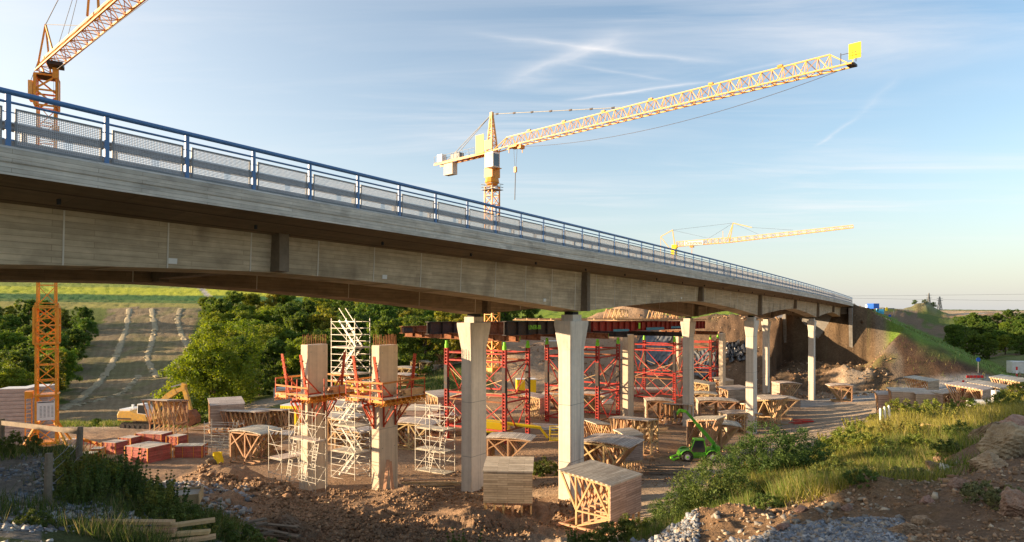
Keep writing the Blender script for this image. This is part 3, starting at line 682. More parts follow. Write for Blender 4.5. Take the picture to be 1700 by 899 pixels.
# ================================================================ new bridge under construction
def new_pier(t, u, ztop, label, rebar=True, l=.88, w=.36):
    x, y, h = bframe(t); c = B(t, u); gb = gz(c.x, c.y); th = thing('concrete_pier', label, 'pier', (c.x, c.y, gb), pi / 2 - h, 'new concrete piers under construction')
    m = MB(); H_ = ztop - gb; m.box(-l, l, -w, w, -.5, H_); m.obj('shaft', M_npier, th, bevel=.05)
    m = MB(); m.box(-l - .003, l + .003, -w - .003, w + .003, H_ * .43, H_ * .43 + .03)
    for (a, b) in ((-.6, H_ - .5), (.55, H_ - .5), (-.6, H_ * .7), (.55, H_ * .7), (-.6, H_ * .3), (.55, H_ * .3)): m.cyl((a, -w - .006, b), .035, .012, 'y', 8)
    m.obj('pour_joint', M_abut, th)
    if rebar:
        m = MB(); rnd = random.Random(int(t * 10 + u))
        for k in range(11):
            a = -l + .1 + (2 * l - .2) * k / 10
            for b in (-w + .08, w - .08): m.bar((a, b, H_ - .1), (a + rnd.uniform(-.02, .02), b + rnd.uniform(-.02, .02), H_ + .68 + rnd.uniform(-.12, .08)), .017)
        for b in np.linspace(-w + .1, w - .1, 4):
            for a in (-l + .1, l - .1): m.bar((a, b, H_ - .1), (a, b, H_ + .68), .017)
        m.obj('rebar', M_rust, th)
    return th
def at_px(px, Y): return ((px - 850) / F * Y, Y)
def tu(px, Y): 
    a = toB(np.array([(px - 850) / F * Y]), np.array([float(Y)])); return float(a[0][0]), float(a[1][0])
t1_, u1_ = tu(522, 47.2); p522 = new_pier(t1_, u1_, -(571 - 512) / F * 47.2, 'bare rectangular concrete pier with rusty rebar on top, left of the stair tower')
t2_, u2_ = tu(639, 45.6); p640 = new_pier(t2_, u2_, -(572 - 512) / F * 45.6, 'bare rectangular concrete pier with rusty rebar on top, right of the stair tower')
new_pier(*tu(1043, 82), -3.1, 'slim new pier standing behind the red shoring, between second and third finished piers', False)
new_pier(*tu(1199, 117), -4.2, 'slim new pier in front of grey plastic sheeting near the far slope', False)
new_pier(*tu(1126, 122), -4.4, 'slim new pier half hidden behind the third finished pier', False)

# climbing platforms clamped round the two new piers
def platform(pier, label, seed, mirror=1):
    rn = random.Random(seed); L_ = Vector(pier.location); z = -(654 - 512) / F * 46.3
    th = thing('climbing_platform', label, 'platform', (L_.x, L_.y, z), pier.rotation_euler.z, 'climbing platforms round the new piers')
    a0, a1, b0, b1 = -2.0, 2.0, -1.75, 1.55       # footprint
    m = MB()
    for (x0, x1, y0, y1) in ((a0, a1, b0, -.42), (a0, a1, .42, b1), (a0, -.95, -.415, .415), (.95, a1, -.415, .415)):
        n = max(1, int((y1 - y0) / .24))
        for k in range(n):
            ya = y0 + (y1 - y0) * k / n; m.box(x0 + rn.uniform(-.1, .06), x1 + rn.uniform(-.06, .1), ya + .01, ya + (y1 - y0) / n - .01, 0, .045)
    m.obj('deck_boards', M_plytop, th)
    m = MB()
    for x in np.linspace(a0 + .1, a1 - .1, 9):
        for (y0, y1) in ((b0 - .15, -.45), (.45, b1 + .15)):
            m.box(x - .04, x + .04, y0, y1, -.20, -.16); m.box(x - .015, x + .015, y0, y1, -.16, -.04); m.box(x - .04, x + .04, y0, y1, -.04, -.003)
    for y in (b0, b0 + .5, b1 - .1):
        m.box(a0 - .15, a1 + .15, y - .04, y + .04, -.40, -.37); m.box(a0 - .15, a1 + .15, y - .04, y + .04, -.24, -.21)
        for k in range(14):
            xa = a0 + (a1 - a0) * k / 14; m.bar((xa, y, -.37), (xa + .17, y, -.24), .04); m.bar((xa + .17, y, -.24), (xa + .335, y, -.37), .04)
    m.obj('yellow_beam', M_yel, th)
    for sx_ in (-1, 1):
        for (y0, s_) in ((-.40, -1), (.40, 1)):
            m = MB(); x = sx_ * .55; yo = y0 + s_ * 1.2
            m.bar((x, y0, -.45), (x, yo, -.45), .10, .14); m.bar((x, y0 + s_ * .04, -.4), (x, y0 + s_ * .04, -2.0), .09); m.bar((x, yo, -.5), (x, y0 + s_ * .05, -1.9), .07); m.bar((x, y0 + s_ * .7, -.5), (x, y0 + s_ * .05, -1.5), .05)
            m.obj('bracket', M_redb, th)
    for s_ in (-1, 1):
        m = MB(); x0 = s_ * .92; x1 = s_ * 1.9; y = .1
        m.bar((x0, y, -.45), (x1, y, -.45), .10, .14); m.bar((x0 + s_ * .04, y, -.4), (x0 + s_ * .04, y, -2.1), .09); m.bar((x1, y, -.5), (x0 + s_ * .05, y, -2.0), .07); m.bar((x0 + s_ * .6, y, -.5), (x0 + s_ * .05, y, -1.5), .05)
        m.obj('bracket', M_redb, th)
    # tilted red push-pull props standing on the deck
    for (x, y, dx) in ((-1.5, -1.0, -.5), (-1.4, 1.0, -.5), (1.4, -1.1, .35), (1.4, 1.0, .3))[:3 if mirror < 0 else 4]:
        m = MB(); top = (x + dx, y, 2.75)
        for o_ in (-.06, .06): m.bar((x, y + o_, .05), (top[0], y + o_, top[2]), .05, .11, up=(0, 1, 0))
        m.bar((x - dx * 2.2, y, .06), (x + dx * .45, y, 1.3), .08); m.bar((x - dx * 2.4, y, .09), (x + .1, y, .09), .10)
        for k in range(5): m.box(x + dx * k / 5 - .1, x + dx * k / 5 + .1, y - .1, y + .1, .3 + k * .5, .36 + k * .5)
        m.obj('push_pull_prop', M_redb, th)
    m = MB()
    for (p, q) in (((a0, b0), (a1, b0)), ((a0, b1), (a1, b1)), ((a0, b0), (a0, b1)), ((a1, b0), (a1, b1))):
        n = 3
        for k in range(n):
            x = p[0] + (q[0] - p[0]) * k / n; y = p[1] + (q[1] - p[1]) * k / n; MB().bar((x, y, -.3), (x, y, 1.12), .05).obj('guard_post', M_redb, th)
    m = MB()
    for (p, q) in (((a0, b0), (a1, b0)), ((a0, b1), (a1, b1)), ((a0, b0), (a0, b1)), ((a1, b0), (a1, b1))):
        for z_ in (.12, .58, 1.08):
            if rn.random() < .35: continue
            m.bar((p[0], p[1] - .04, z_), (q[0], q[1] - .04, z_ + rn.uniform(-.06, .06)), .03, .12)
    m.obj('guard_board', M_obd, th)
    m = MB()
    for k in range(16):
        y = b0 + .1 + .32 * (k % 4) * .5; z_ = .06 + .1 * (k // 4); x0 = .1 + rn.uniform(-.3, .2)
        m.box(x0, x0 + 1.9, y, y + .13, z_, z_ + .09)
    m.obj('timber_stack', M_wood, th)
    return th
platform(p522, 'orange railed climbing platform clamped round the left new pier', 1, -1)
platform(p640, 'orange railed climbing platform with yellow beams clamped round the right new pier', 2, 1)

# ================================================================ scaffolds
def scaffold(px, Y, rot, w, d, h, bays, levels, label, stairs=False, decks=(1, 2), sink=0.0, name='scaffold', rails=3, r=.019):
    c = onY(px, Y); th = thing(name, label, 'scaffold', (c.x, c.y, c.z - sink), R(rot), 'aluminium scaffolds round the new piers'); lh = h / levels
    m = MB()
    for i in range(bays + 1):
        for y in (-d / 2, d / 2): m.bar((-w / 2 + w * i / bays, y, 0), (-w / 2 + w * i / bays, y, h + .25), r * 2)
    m.obj('standard', M_alu, th)
    m = MB()
    for k in range(levels + 1):
        for j in range(rails):
            z = k * lh + j * lh / rails
            if z > h + .1: continue
            for y in (-d / 2, d / 2): m.bar((-w / 2 - .05, y, z), (w / 2 + .05, y, z), r * 1.7)
            for x in (-w / 2, w / 2): m.bar((x, -d / 2, z), (x, d / 2, z), r * 1.7)
    m.obj('ledger', M_alu, th)
    for k in decks:
        m = MB(); m.box(-w / 2, w / 2, -d / 2 + .03, d / 2 - .03, k * lh + .03, k * lh + .09); m.obj('deck_board', M_plytop, th)
    m = MB()
    for k in range(levels):
        for i in range(bays):
            x0 = -w / 2 + w * i / bays; x1 = x0 + w / bays
            if (i + k) % 2: x0, x1 = x1, x0
            m.bar((x0, -d / 2 - .03, k * lh), (x1, -d / 2 - .03, (k + 1) * lh), r * 1.5)
            if k % 2 == 0: m.bar((x1, d / 2 + .03, k * lh), (x0, d / 2 + .03, (k + 1) * lh), r * 1.5)
    m.obj('diagonal_brace', M_alu, th)
    if stairs:
        for k in range(levels):
            m = MB(); s_ = 1 if k % 2 == 0 else -1
            a = Vector((-s_ * w * .36, 0, k * lh + .1)); b = Vector((s_ * w * .36, 0, (k + 1) * lh + .1))
            for y in (-.32, .32): m.bar(a + Vector((0, y, 0)), b + Vector((0, y, 0)), .05, .14); m.bar(a + Vector((0, y, .9)), b + Vector((0, y, .9)), .045)
            for q in range(9): p = a.lerp(b, (q + .5) / 9); m.box(p.x - .10, p.x + .10, -.3, .3, p.z, p.z + .03)
            m.obj('stair_flight', M_alu, th)
    else:
        m = MB()
        for k in range(min(levels, 2)):
            x = w * .22 * (1 if k else -1)
            for o_ in (-.2, .2): m.bar((x + o_, 0, k * lh), (x + o_ + .5, 0, (k + 1) * lh + .3), .05)
            for q in range(8): f_ = q / 8; m.bar((x - .2 + .5 * f_, 0, k * lh + f_ * lh), (x + .2 + .5 * f_, 0, k * lh + f_ * lh), .035)
        m.obj('ladder', M_alu, th)
    return th
scaffold(582, 51, -34, 2.5, 1.5, 11.6, 1, 6, 'tall white stair tower scaffold between the two bare piers', True, (1, 2, 3, 4, 5), name='stair_tower', rails=4)
scaffold(510, 44.9, -37, 2.8, .8, 5.2, 2, 3, 'low scaffold on the front of the left bare pier', False, (2,), rails=2, r=.014)
scaffold(482, 47.5, -37, 1.5, 2.4, 3.9, 1, 2, 'low scaffold wrapped round the left side of the left bare pier', False, (1,), rails=2, r=.015)
scaffold(722, 53, -35, 3.0, 1.2, 5.0, 2, 3, 'leaning white scaffold right of the right bare pier', False, (0, 1, 2), rails=2)
scaffold(372, 58.5, -12, 3.1, 1.0, 2.9, 1, 2, 'short scaffold frame between timber form and earth heap on the left', False, (), rails=3)

# ================================================================ red shoring towers
def shoring(A, L_, Wd, zt, label):
    h = BTH + BK * 60; d = Vector((sin(h), cos(h), 0)); w = Vector((-cos(h), sin(h), 0)); A = Vector((*A, 0)); gb = gz(A.x + L_ / 2, A.y)
    th = thing('shoring_tower', label, 'shoring tower', (A.x, A.y, gb), pi / 2 - h, 'red steel shoring towers under the new bridge')
    H_ = zt - gb; cols_ = [(0, 0), (L_, 0), (L_, Wd), (0, Wd)]
    for (x, y) in cols_:
        m = MB(); s = .165
        for o_ in (-s, s): m.box(x - s, x + s, y + o_ - .03, y + o_ + .03, -.4, H_ - .75)
        n = int(H_ / .32)
        for k in range(n):
            z = k * .32; m.box(x - s * .8, x + s * .8, y - s + .03, y + s - .03, z, z + .13)
        m.box(x - .30, x + .30, y - .30, y + .30, -.45, -.1)
        c = m.obj('column', M_red if (x, y) != (L_, 0) else M_red, th)
        m = MB(); m.cyl((x, y, H_ - .75), .20, .40, 'z', 12); m.cyl((x, y, H_ - .35), .15, .35, 'z', 12); q = m.obj('jack', M_lime, th); q.parent = c
        m = MB(); m.box(x - s - .012, x + s + .012, y - s - .045, y - s - .032, H_ * .35, H_ * .62); m.box(x - s - .045, x - s - .004, y - s - .03, y + s + .03, H_ * .5, H_ * .75); q = m.obj('bare_steel_patch', M_dark, th); q.parent = c
    lv = [H_ * f_ for f_ in (.12, .40, .47, .80, .88)]
    for (i, j) in ((0, 1), (1, 2), (2, 3), (3, 0)):
        a, b = cols_[i], cols_[j]
        for q, z in enumerate(lv):
            MB().bar((*a, z), (*b, z), .11, .16).obj('cross_beam', (M_red if (i + q) % 4 else M_rust), th)
        for z0, z1 in ((lv[0], lv[1]), (lv[2], lv[3])):
            mid = ((a[0] + b[0]) / 2, (a[1] + b[1]) / 2)
            m = MB()
            m.bar((*a, z1), (*mid, z0), .09); m.bar((*b, z1), (*mid, z0), .09); m.obj('diagonal_brace', M_red, th)
        m = MB(); m.bar((*a, lv[1]), (*b, lv[2] + 1.6), .05); m.bar((*b, lv[1] - 2), (*a, lv[3] - .5), .05); m.obj('tie_tube', M_alu if False else M_wood, th)
    return th
shoring((-.72, 66), 4.3, 7.1, -3.25, 'red lattice shoring tower seen either side of the leftmost finished pier')
shoring((9.4, 75), 5.5, 6.4, -3.35, 'red lattice shoring tower seen either side of the tallest finished pier')
shoring((23.1, 97), 4.6, 6.4, -4.0, 'red lattice shoring tower just left of the third finished pier')
shoring((34.6, 119), 4.4, 6.4, -4.6, 'farthest red shoring tower, in front of the grey plastic sheeting')

# steel beams resting on the towers
H60 = BTH + BK * 60
def ibeam(name, a, b, hgt, wid, mt, label, stiff=1.2, stm=None, group=None, parts=()):
    a = Vector(a); b = Vector(b); d = b - a; ln = d.length; th = thing(name, label, 'steel beam', tuple(a), math.atan2(d.y, d.x), group)
    sl = math.asin(d.z / ln); th.rotation_euler = (0, -sl, math.atan2(d.y, d.x))
    m = MB(); m.box(0, ln, -wid / 2, wid / 2, 0, .05); m.box(0, ln, -wid / 2, wid / 2, hgt - .05, hgt); m.box(0, ln, -.02, .02, .05, hgt - .05); m.obj('profile', mt, th)
    k = 0; x = .3
    while x < ln:
        m = MB(); 
        for s_ in (-1, 1): m.box(x, x + .03, min(s_ * .021, s_ * wid / 2 * .96), max(s_ * .021, s_ * wid / 2 * .96), .051, hgt - .051)
        m.obj('stiffener', (stm or mt), th); x += stiff; k += 1
    for (x0, x1, z0, z1, mm, nm) in parts:
        m = MB(); m.box(x0, x1, -wid / 2 - .02, -wid / 2 + .012, z0, z1); m.obj(nm, mm, th)
    return th
def w3(px, Y, py): p = px2w(px, py, Y); return p
wv = Vector((-cos(H60), sin(H60), 0)); dv = Vector((sin(H60), cos(H60), 0))
def lin(A, off_d, off_w, z): p = Vector((A[0], A[1], 0)) + dv * off_d + wv * off_w; return (p.x, p.y, z)
G_ = 'steel beams laid over the red shoring'
A1 = (-.72, 66); A2 = (9.4, 75)
ibeam('cross_girder', lin(A1, .3, -1.5, -3.2), lin(A1, .3, 13.0, -3.0), .62, .42, M_rust, 'rusty cross girder with lime green ends, jutting out farthest left', 1.3, M_rust, G_, ((.02, .42, .06, .56, M_lime, 'end_mark'), (14.0, 14.42, .06, .56, M_lime, 'end_mark'), (4.2, 4.5, .06, .56, M_dark, 'plate'), (5.4, 7.3, .06, .56, M_rust, 'plate')))
ibeam('cross_girder', lin(A1, 4.3, -1.5, -3.2), lin(A1, 4.3, 12.0, -3.05), .62, .42, M_rust, 'rusty cross girder on the back columns of the nearest shoring tower', 1.3, None, G_)
ibeam('cross_girder', lin(A2, .2, -1.2, -3.3), lin(A2, .2, 9.5, -3.2), .62, .42, M_rust, 'orange-brown cross girder over the second shoring tower', 1.3, None, G_, ((.05, .3, .06, .56, M_lime, 'end_mark'),))
ibeam('cross_girder', lin(A2, 5.4, -1.2, -3.3), lin(A2, 5.4, 9.0, -3.2), .62, .42, M_dark, 'dark cross girder on the back of the second shoring tower', 1.3, None, G_)
ibeam('cross_girder', lin((23.1, 97), .2, -1.2, -3.95), lin((23.1, 97), .2, 9.0, -3.9), .62, .42, M_dark, 'dark cross girder over the third shoring tower', 1.3, None, G_, ((2.0, 2.35, .0, .6, M_lime, 'mark'), (7.0, 7.35, 0, .6, M_lime, 'mark')))
ibeam('cross_girder', lin((34.6, 119), .2, -1.2, -4.55), lin((34.6, 119), .2, 9.0, -4.5), .62, .42, M_rust, 'rust-brown cross girder over the farthest shoring tower', 1.3, None, G_)
def zl(off): return -2.58 - .0135 * off
for (ow, d0, d1, mt, lab, hg, pt) in (
    (-.6, -1.0, 17.5, M_dark, 'black longitudinal girder with lime green lettering above the nearest shoring', 1.38, ()),
    (-.3, 18.0, 62.0, mat('brick_red_steel', (.24, .02, .015), .6, 0, .2, 1, tint=(.10, .03, .02)), 'long brick-red longitudinal girder running towards the far slope', 1.30, ((6, 11, .02, .30, M_tarpb, 'blue_cover'), (17, 24, .05, .42, M_tarpb, 'blue_cover'), (14.2, 14.8, .3, 1.1, M_lime, 'mark'), (27, 33, .2, .5, M_tarpb, 'blue_cover'))),
    (3.4, -2.2, 60.0, M_rust, 'rust-brown middle longitudinal girder on the shoring', 1.25, ()),
    (7.2, -3.0, 60.0, M_dark, 'dark rear longitudinal girder on the shoring', 1.25, ()),
    (11.5, -2.0, 9.0, M_rust, 'short rusty girder stub at the left end of the deck steelwork', .75, ((.0, 1.5, .1, .6, M_dark, 'plate'),))):
    gb_ = ibeam('deck_girder', lin(A1, d0, ow, zl(d0)), lin(A1, d1, ow, zl(d1)), hg, .5, mt, lab, 1.9, None, G_, pt)
    if 'lettering' in lab: GIRD = gb_
text('lettering', 'LINER-88', .62, M_lime, GIRD, (4.0, -.28, .55))
# timber decks and props laid on the girders
def deckstuff():
    for (d0, d1, w0, w1, z, lab, mt) in ((8.5, 17.0, -.6, 4.5, .02, 'pale timber decking on the black girder beside the tallest pier', M_wood), (24, 62, -.9, 8.0, .02, 'long pale timber walkway on top of the brick-red girder', M_wood)):
        th = thing('timber_deck', lab, 'deck', lin(A1, d0, w0, zl(d0) + 1.42), pi / 2 - H60, 'timber decks laid on the steel girders')
        th.rotation_euler = (0, math.atan(.0135), pi / 2 - H60)
        m = MB(); x = 0; rn = random.Random(3)
        while x < d1 - d0: m.box(x, x + .42, rn.uniform(-.2, .1), w1 - w0 + rn.uniform(-.2, .2), 0, .06); x += .45
        m.obj('boards', mt, th)
        m = MB()
        for y in np.linspace(.3, w1 - w0 - .3, 4): m.box(0, d1 - d0, y - .06, y + .06, .061, .22 if z < 1 else .3)
        m.obj('joist', mt, th)
deckstuff()
def frame_stack(off, ow, L_, W_, H_, lab, n=4):
    p = lin(A1, off, ow, zl(off) + 1.66); th = thing('timber_truss_frame', lab, 'timber frame', p, pi / 2 - H60, 'timber truss frames on the far deck')
    for k in range(n):
        y = W_ * k / (n - 1); m = MB(); m.bar((0, y, .06), (L_, y, .06), .12); m.bar((0, y, .06), (L_ * .25, y, H_), .12); m.bar((L_ * .25, y, H_), (L_, y, H_ * .9), .12); m.bar((L_, y, .06), (L_, y, H_ * .9), .12); m.bar((L_ * .25, y, H_), (L_ * .55, y, .06), .10); m.bar((L_ * .55, y, .06), (L_ * .8, y, H_ * .9), .10)
        m.obj('truss', M_wood, th)
frame_stack(34, 3.5, 4, 2, 1.3, 'taller timber truss frame right of the brown earth heap')
frame_stack(48, 2.5, 5, 2, 1.5, 'timber truss frames seen under the arch right of the third pier')
frame_stack(56, 2.5, 5, 2, 1.2, 'farthest timber truss frames on the red deck')

# ================================================================ tower cranes
GC_ = 'yellow tower cranes'
# --- crane on the left
c = Vector((*at_px(78, 58), 0)); c.z = gz(c.x, c.y)
cr = thing('tower_crane', 'orange-yellow tower crane at the left edge, jib leaving the top of the picture', 'tower crane', tuple(c), R(28), GC_)
ZT = (512 - 122) / F * 58 - c.z
m = MB()
m.lattice((0, 0, 1.2), (0, 0, 13.0), 1.42, 9, .15, .075); m.obj('mast', M_yel, cr)
MB().lattice((0, 0, 13.0), (0, 0, ZT - 2.8), 1.25, 11, .12, .06).obj('inner_mast', M_yel, cr)
cage = MB().lattice((0, 0, 9.6), (0, 0, 12.6), 1.68, 2, .16, .11).obj('climbing_cage', M_yel, cr)
for z in (9.5, 12.7, 5.2): q = MB().box(-.88, .88, -.88, .88, z, z + .10).obj('cage_deck', M_yel, cr); q.parent = cage
m = MB()
for a in (0, 90, 180, 270):
    M_ = Matrix.Rotation(R(a + 45), 4, 'Z'); q = MB(); q.bar((0, 0, .25), (3.0, 0, .12), .35, .3); q.bar((.8, 0, 3.0), (2.7, 0, .3), .16); q.xf(M_); m.add(q.v, q.f)
m.box(-1.0, 1.0, -1.0, 1.0, .3, .75); m.box(-.9, .9, -.9, .9, 1.1, 1.3); m.obj('base_cross', M_yel, cr)
m = MB(); m.box(-2.1, 2.1, -2.1, -1.4, -.1, 1.0); m.box(-2.1, 2.1, 1.4, 2.1, -.1, 1.0); m.obj('base_ballast', M_cwt, cr)
m = MB(); m.box(-1.5, -.95, -.55, .3, 5.0, 5.6); m.bar((-1.45, -.5, 1), (-1.45, -.5, 5), .08); m.bar((-1.0, -.5, 1), (-1.0, -.5, 5), .08)
for k in range(12): m.bar((-1.45, -.5, 1.2 + k * .32), (-1.0, -.5, 1.2 + k * .32), .04)
m.obj('access_ladder', M_yel, cr)
th_ = MB(); th_.lattice((0, 0, ZT - 2.9), (0, 0, ZT - .3), 1.55, 2, .2, .13); th_.box(-.85, -.70, -.75, .75, ZT - 2.5, ZT - .4); th_.box(.70, .86, -.75, .4, ZT - 2.6, ZT - .6); th_.obj('slewing_unit', M_yel, cr)
MB().cyl((0, 0, ZT - .35), .75, .25, 'z', 18).obj('slewing_ring', M_dark, cr)
MB().box(-1.25, -.93, -.7, .7, ZT - 2.4, ZT - .9).obj('pale_panel', M_yelp, cr)
jd = Vector((.751, -.66, 0)); jd.rotate(Matrix.Rotation(-R(28), 3, 'Z')); JL = 44
m = MB(); a = Vector((0, 0, ZT + .35)) - jd * .9; b = a + jd * JL + Vector((0, 0, .9)); m.lattice(a, b, 1.25, 34, .12, .05, tri=True, h=1.15); m.bar(a + Vector((0, 0, 1.15)), b + Vector((0, 0, 1.15)), .17, .2); m.obj('jib', M_yel, cr)
tp = Vector((0, 0, ZT + 4.3)) - jd * .4
m = MB(); sw = jd.cross(Vector((0, 0, 1)))
m.bar(a + sw * .5, tp, .13); m.bar(a - sw * .5, tp, .13); m.bar(tp, a + jd * 2.6 + Vector((0, 0, 1.1)), .12); m.obj('tower_head', M_yel, cr)
m = MB(); bk = a - jd * 1.6 + Vector((0, 0, 1.4)); m.bar(a, bk, .12); m.bar(bk, a - jd * 1.2 + Vector((0, 0, -.3)), .08); m.obj('rear_arm', M_yel, cr)
s2 = a + jd * 12.3 + Vector((0, 0, 1.2)); s2t = s2 + Vector((0, 0, 6.5)) + jd * .2
m = MB(); m.bar(s2 + sw * .4, s2t, .15); m.bar(s2 - sw * .4, s2t, .15); m.bar(s2 + jd * 1.0, s2t, .1); m.obj('jib_strut', M_yel, cr)
m = MB(); m.bar(tp, s2t, .045); m.bar(tp, bk, .04); m.bar(bk, c * 0 + Vector((-1.2, 0, ZT - 1)), .03)
m.bar(tp, s2 - jd * 2.5 + Vector((0, 0, .1)), .04)
for f_ in (.5, .3): m.bar(s2t, a + jd * 12.3 * f_ + Vector((0, 0, 1.1)), .03)
m.bar(s2t, b + Vector((0, 0, 1)), .05); m.bar(a + jd * 3.2 + Vector((0, 0, -.6)), a + jd * 30 + Vector((0, 0, -.45)), .03); m.obj('stay_rope', M_dark, cr)
tr_ = a + jd * 3.3
m = MB(); m.box(-.55, .55, -.7, .7, -.35, -.05); m.xf(Matrix.Translation(tr_)); m.obj('trolley', M_dark, cr)
m = MB(); 
for o_ in (-.14, 0, .14): m.bar(tr_ + sw * o_, tr_ + sw * o_ + Vector((0, 0, -5.2)), .025)
m.obj('hoist_rope', M_dark, cr)
m = MB(); m.box(-.22, .22, -.16, .16, -1.3, -.45); m.xf(Matrix.Translation(tr_)); m.obj('hook_block', M_yel, cr)
m = MB(); m.box(-.22, .22, -.15, .15, -5.9, -5.2); m.bar((0, 0, -5.9), (0, .1, -6.9), .07); m.xf(Matrix.Translation(tr_)); m.obj('hook', M_yel, cr)
brd = MB(); brd.box(-.62, .64, -.80, -.77, 3.15, 4.75); bo = brd.obj('notice_board', M_paper, cr)
m = MB(); m.box(-.58, .58, -.806, -.8005, 4.62, 4.70)
for i in range(4):
    for k in range(9): m.box(-.42 + i * .27, -.42 + i * .27 + .15, -.806, -.8005, 4.30 - k * .11, 4.33 - k * .11)
m.obj('black_lettering', M_ink, bo)
# --- crane in the centre
Y2 = 116.; c = onY(817, Y2); cr = thing('tower_crane', 'yellow tower crane with white cab behind the bridge centre, long jib reaching right', 'tower crane', tuple(c), R(-43), GC_)
zj = (512 - 252) / F * Y2 - c.z; A_H = (512 - 186) / F * Y2 - c.z
MB().lattice((0, 0, 0), (0, 0, zj - 5.9), 1.75, 20, .19, .10).obj('mast', M_yel, cr)
MB().lattice((0, 0, 3.2), (0, 0, 7), 2.1, 2, .2, .12).obj('mast_collar', M_yel, cr); MB().box(-1.2, 1.2, -1.2, 1.2, -.4, .3).obj('mast_base', M_yel, cr)
m = MB(); m.box(-1.35, 1.35, -1.35, 1.35, zj - 6.5, zj - 6.42)
for z in (zj - 6.0, zj - 5.5):
    for (p, q) in (((-1.35, -1.35), (1.35, -1.35)), ((1.35, -1.35), (1.35, 1.35)), ((1.35, 1.35), (-1.35, 1.35)), ((-1.35, 1.35), (-1.35, -1.35))): m.bar((*p, z), (*q, z), .05)
for k in range(8): a_ = 2 * pi * k / 8; m.bar((1.35 * cos(a_), 1.35 * sin(a_), zj - 6.4), (1.35 * cos(a_), 1.35 * sin(a_), zj - 5.5), .05)
m.obj('service_platform', M_galvd, cr)
m = MB(); m.tube([(0, 0, zj - 5.8), (0, 0, zj - 5.2), (0, 0, zj - 4.4)], [.7, 1.25, 1.1], 10); m.box(-.95, .95, -.95, .95, zj - 4.4, zj - 2.9); m.obj('slewing_unit', M_yel, cr)
m = MB(); m.lattice((0, 0, zj - 2.9), (0, 0, zj), 1.6, 1, .22, .16); m.obj('turntable_frame', M_yel, cr)
m = MB(); m.lattice((0, 0, zj), (-.1, 0, A_H - .5), 1.35, 5, .20, .10, w1=.3); m.box(-.3, .2, -.25, .25, A_H - 1.0, A_H); m.obj('tower_head', M_yelp, cr)
x0 = 1.0
cab = MB().box(x0 - .8, x0 + 1.15, -1.95, -.45, zj - 3.0, zj - .5).obj('cab', M_white, cr, bevel=.06)
MB().box(x0 - .15, x0 + 1.05, -1.975, -1.955, zj - 2.5, zj - .8).obj('window', M_glass, cab); MB().box(x0 + 1.155, x0 + 1.18, -1.85, -.55, zj - 2.85, zj - .8).obj('window', M_glass, cab)
MB().box(x0 - .75, x0 + .9, -.44, .4, zj - 3.05, zj - 2.95).obj('cab_bracket', M_yel, cr)
jl = 57.; jz = Vector((0, 0, zj + .1)); je = Vector((jl, 0, zj + .9))
m = MB(); m.lattice((3.4, 0, zj + .15), tuple(je - Vector((2.2, 0, 0))), 1.45, 38, .15, .075, tri=True, h=1.75); 
for y in (-.72, .72): m.bar((.9, y, zj), (3.4, y, zj + .15), .15); m.bar((.9, y, zj), (3.4, 0, zj + 1.85), .12); m.bar((jl - 2.2, y, zj + .87), (jl + .3, y, zj + .9), .16)
m.bar((jl - 2.2, 0, zj + 2.6), (jl, 0, zj + .95), .12); m.obj('jib', M_yelp, cr)
for k in (8.4, 15.6, 23, 31, 40, 49): 
    z_ = zj + 1.95 + .75 * k / jl; MB().box(k - .3, k + .3, -.2, .2, z_, z_ + .25).obj('jib_joint', M_yel, cr)
cl = 14.2
m = MB(); 
for y in (-.75, .75): m.bar((-.8, y, zj - .1), (-cl, y, zj - .25), .16, .38)
for k in range(9): x = -1.2 - k * 1.55; m.bar((x, -.7, zj - .1), (x, .7, zj - .1), .12)
m.box(-cl, -.9, -.68, .68, zj + .06, zj + .10); m.obj('counter_jib', M_yel, cr)
m = MB()
for y in (-.85, .85):
    m.bar((-3.5, y, zj + 1.2), (-cl, y, zj + 1.1), .045)
    for k in range(8): x = -3.5 - k * 1.5; m.bar((x, y, zj), (x, y, zj + 1.2), .045)
m.obj('handrail', M_galvd, cr)
m = MB(); m.box(-11.7, -9.4, -.60, .60, zj - 2.5, zj - .30); m.obj('counterweight', M_cwt, cr)
m = MB(); m.box(-10.0, -7.6, -.5, .5, zj + .12, zj + 1.1); m.cyl((-8.5, -.55, zj + .7), .55, 1.1, 'y', 14); m.obj('hoist_winch', M_galvd, cr)
MB().box(-13.6, -12.3, -.55, .55, zj + .12, zj + 1.5).obj('switch_cabinet', M_white, cr)
MB().box(-3.0, -1.1, -.98, -.90, zj - .1, zj + 3.1).obj('yellow_board', M_sign, cr)
MB().box(-.9, .9, -.98, -.93, zj + .3, zj + 1.9).obj('yellow_board', M_yel, cr)
hd = Vector((-.1, 0, A_H - .3)); m = MB()
for y in (-.4, .4): m.bar(hd, (-10.8, y, zj + .2), .09)
m.obj('counter_tie', M_galvd, cr)
m = MB(); m.bar(hd, (26, 0, zj + 2.35), .11); m.obj('jib_tie', M_galvd, cr)
m = MB()
for k in range(7): p = hd.lerp(Vector((26, 0, zj + 2.35)), .05 + k * .15); m.box(p.x - .25, p.x + .25, -.1, .1, p.z - .12, p.z + .12)
m.obj('tie_joint', M_dark, cr)
m = MB(); tx = 5.4; m.box(tx - .9, tx + .9, -.8, .8, zj - .15, zj + .25); m.bar((tx - .8, -.7, zj), (tx - .8, -.7, zj - 1), .1); m.bar((tx + .9, .7, zj), (tx + .9, .7, zj - 1), .1); m.box(tx + .9, tx + 1.6, -.5, .5, zj - .5, zj + .1); m.obj('trolley', M_yel, cr)
m = MB(); zh = (512 - 276) / F * 112 - c.z
for o_ in (-.4, .4): m.bar((tx + o_, 0, zj - .1), (tx + o_ * .3, 0, zh), .035)
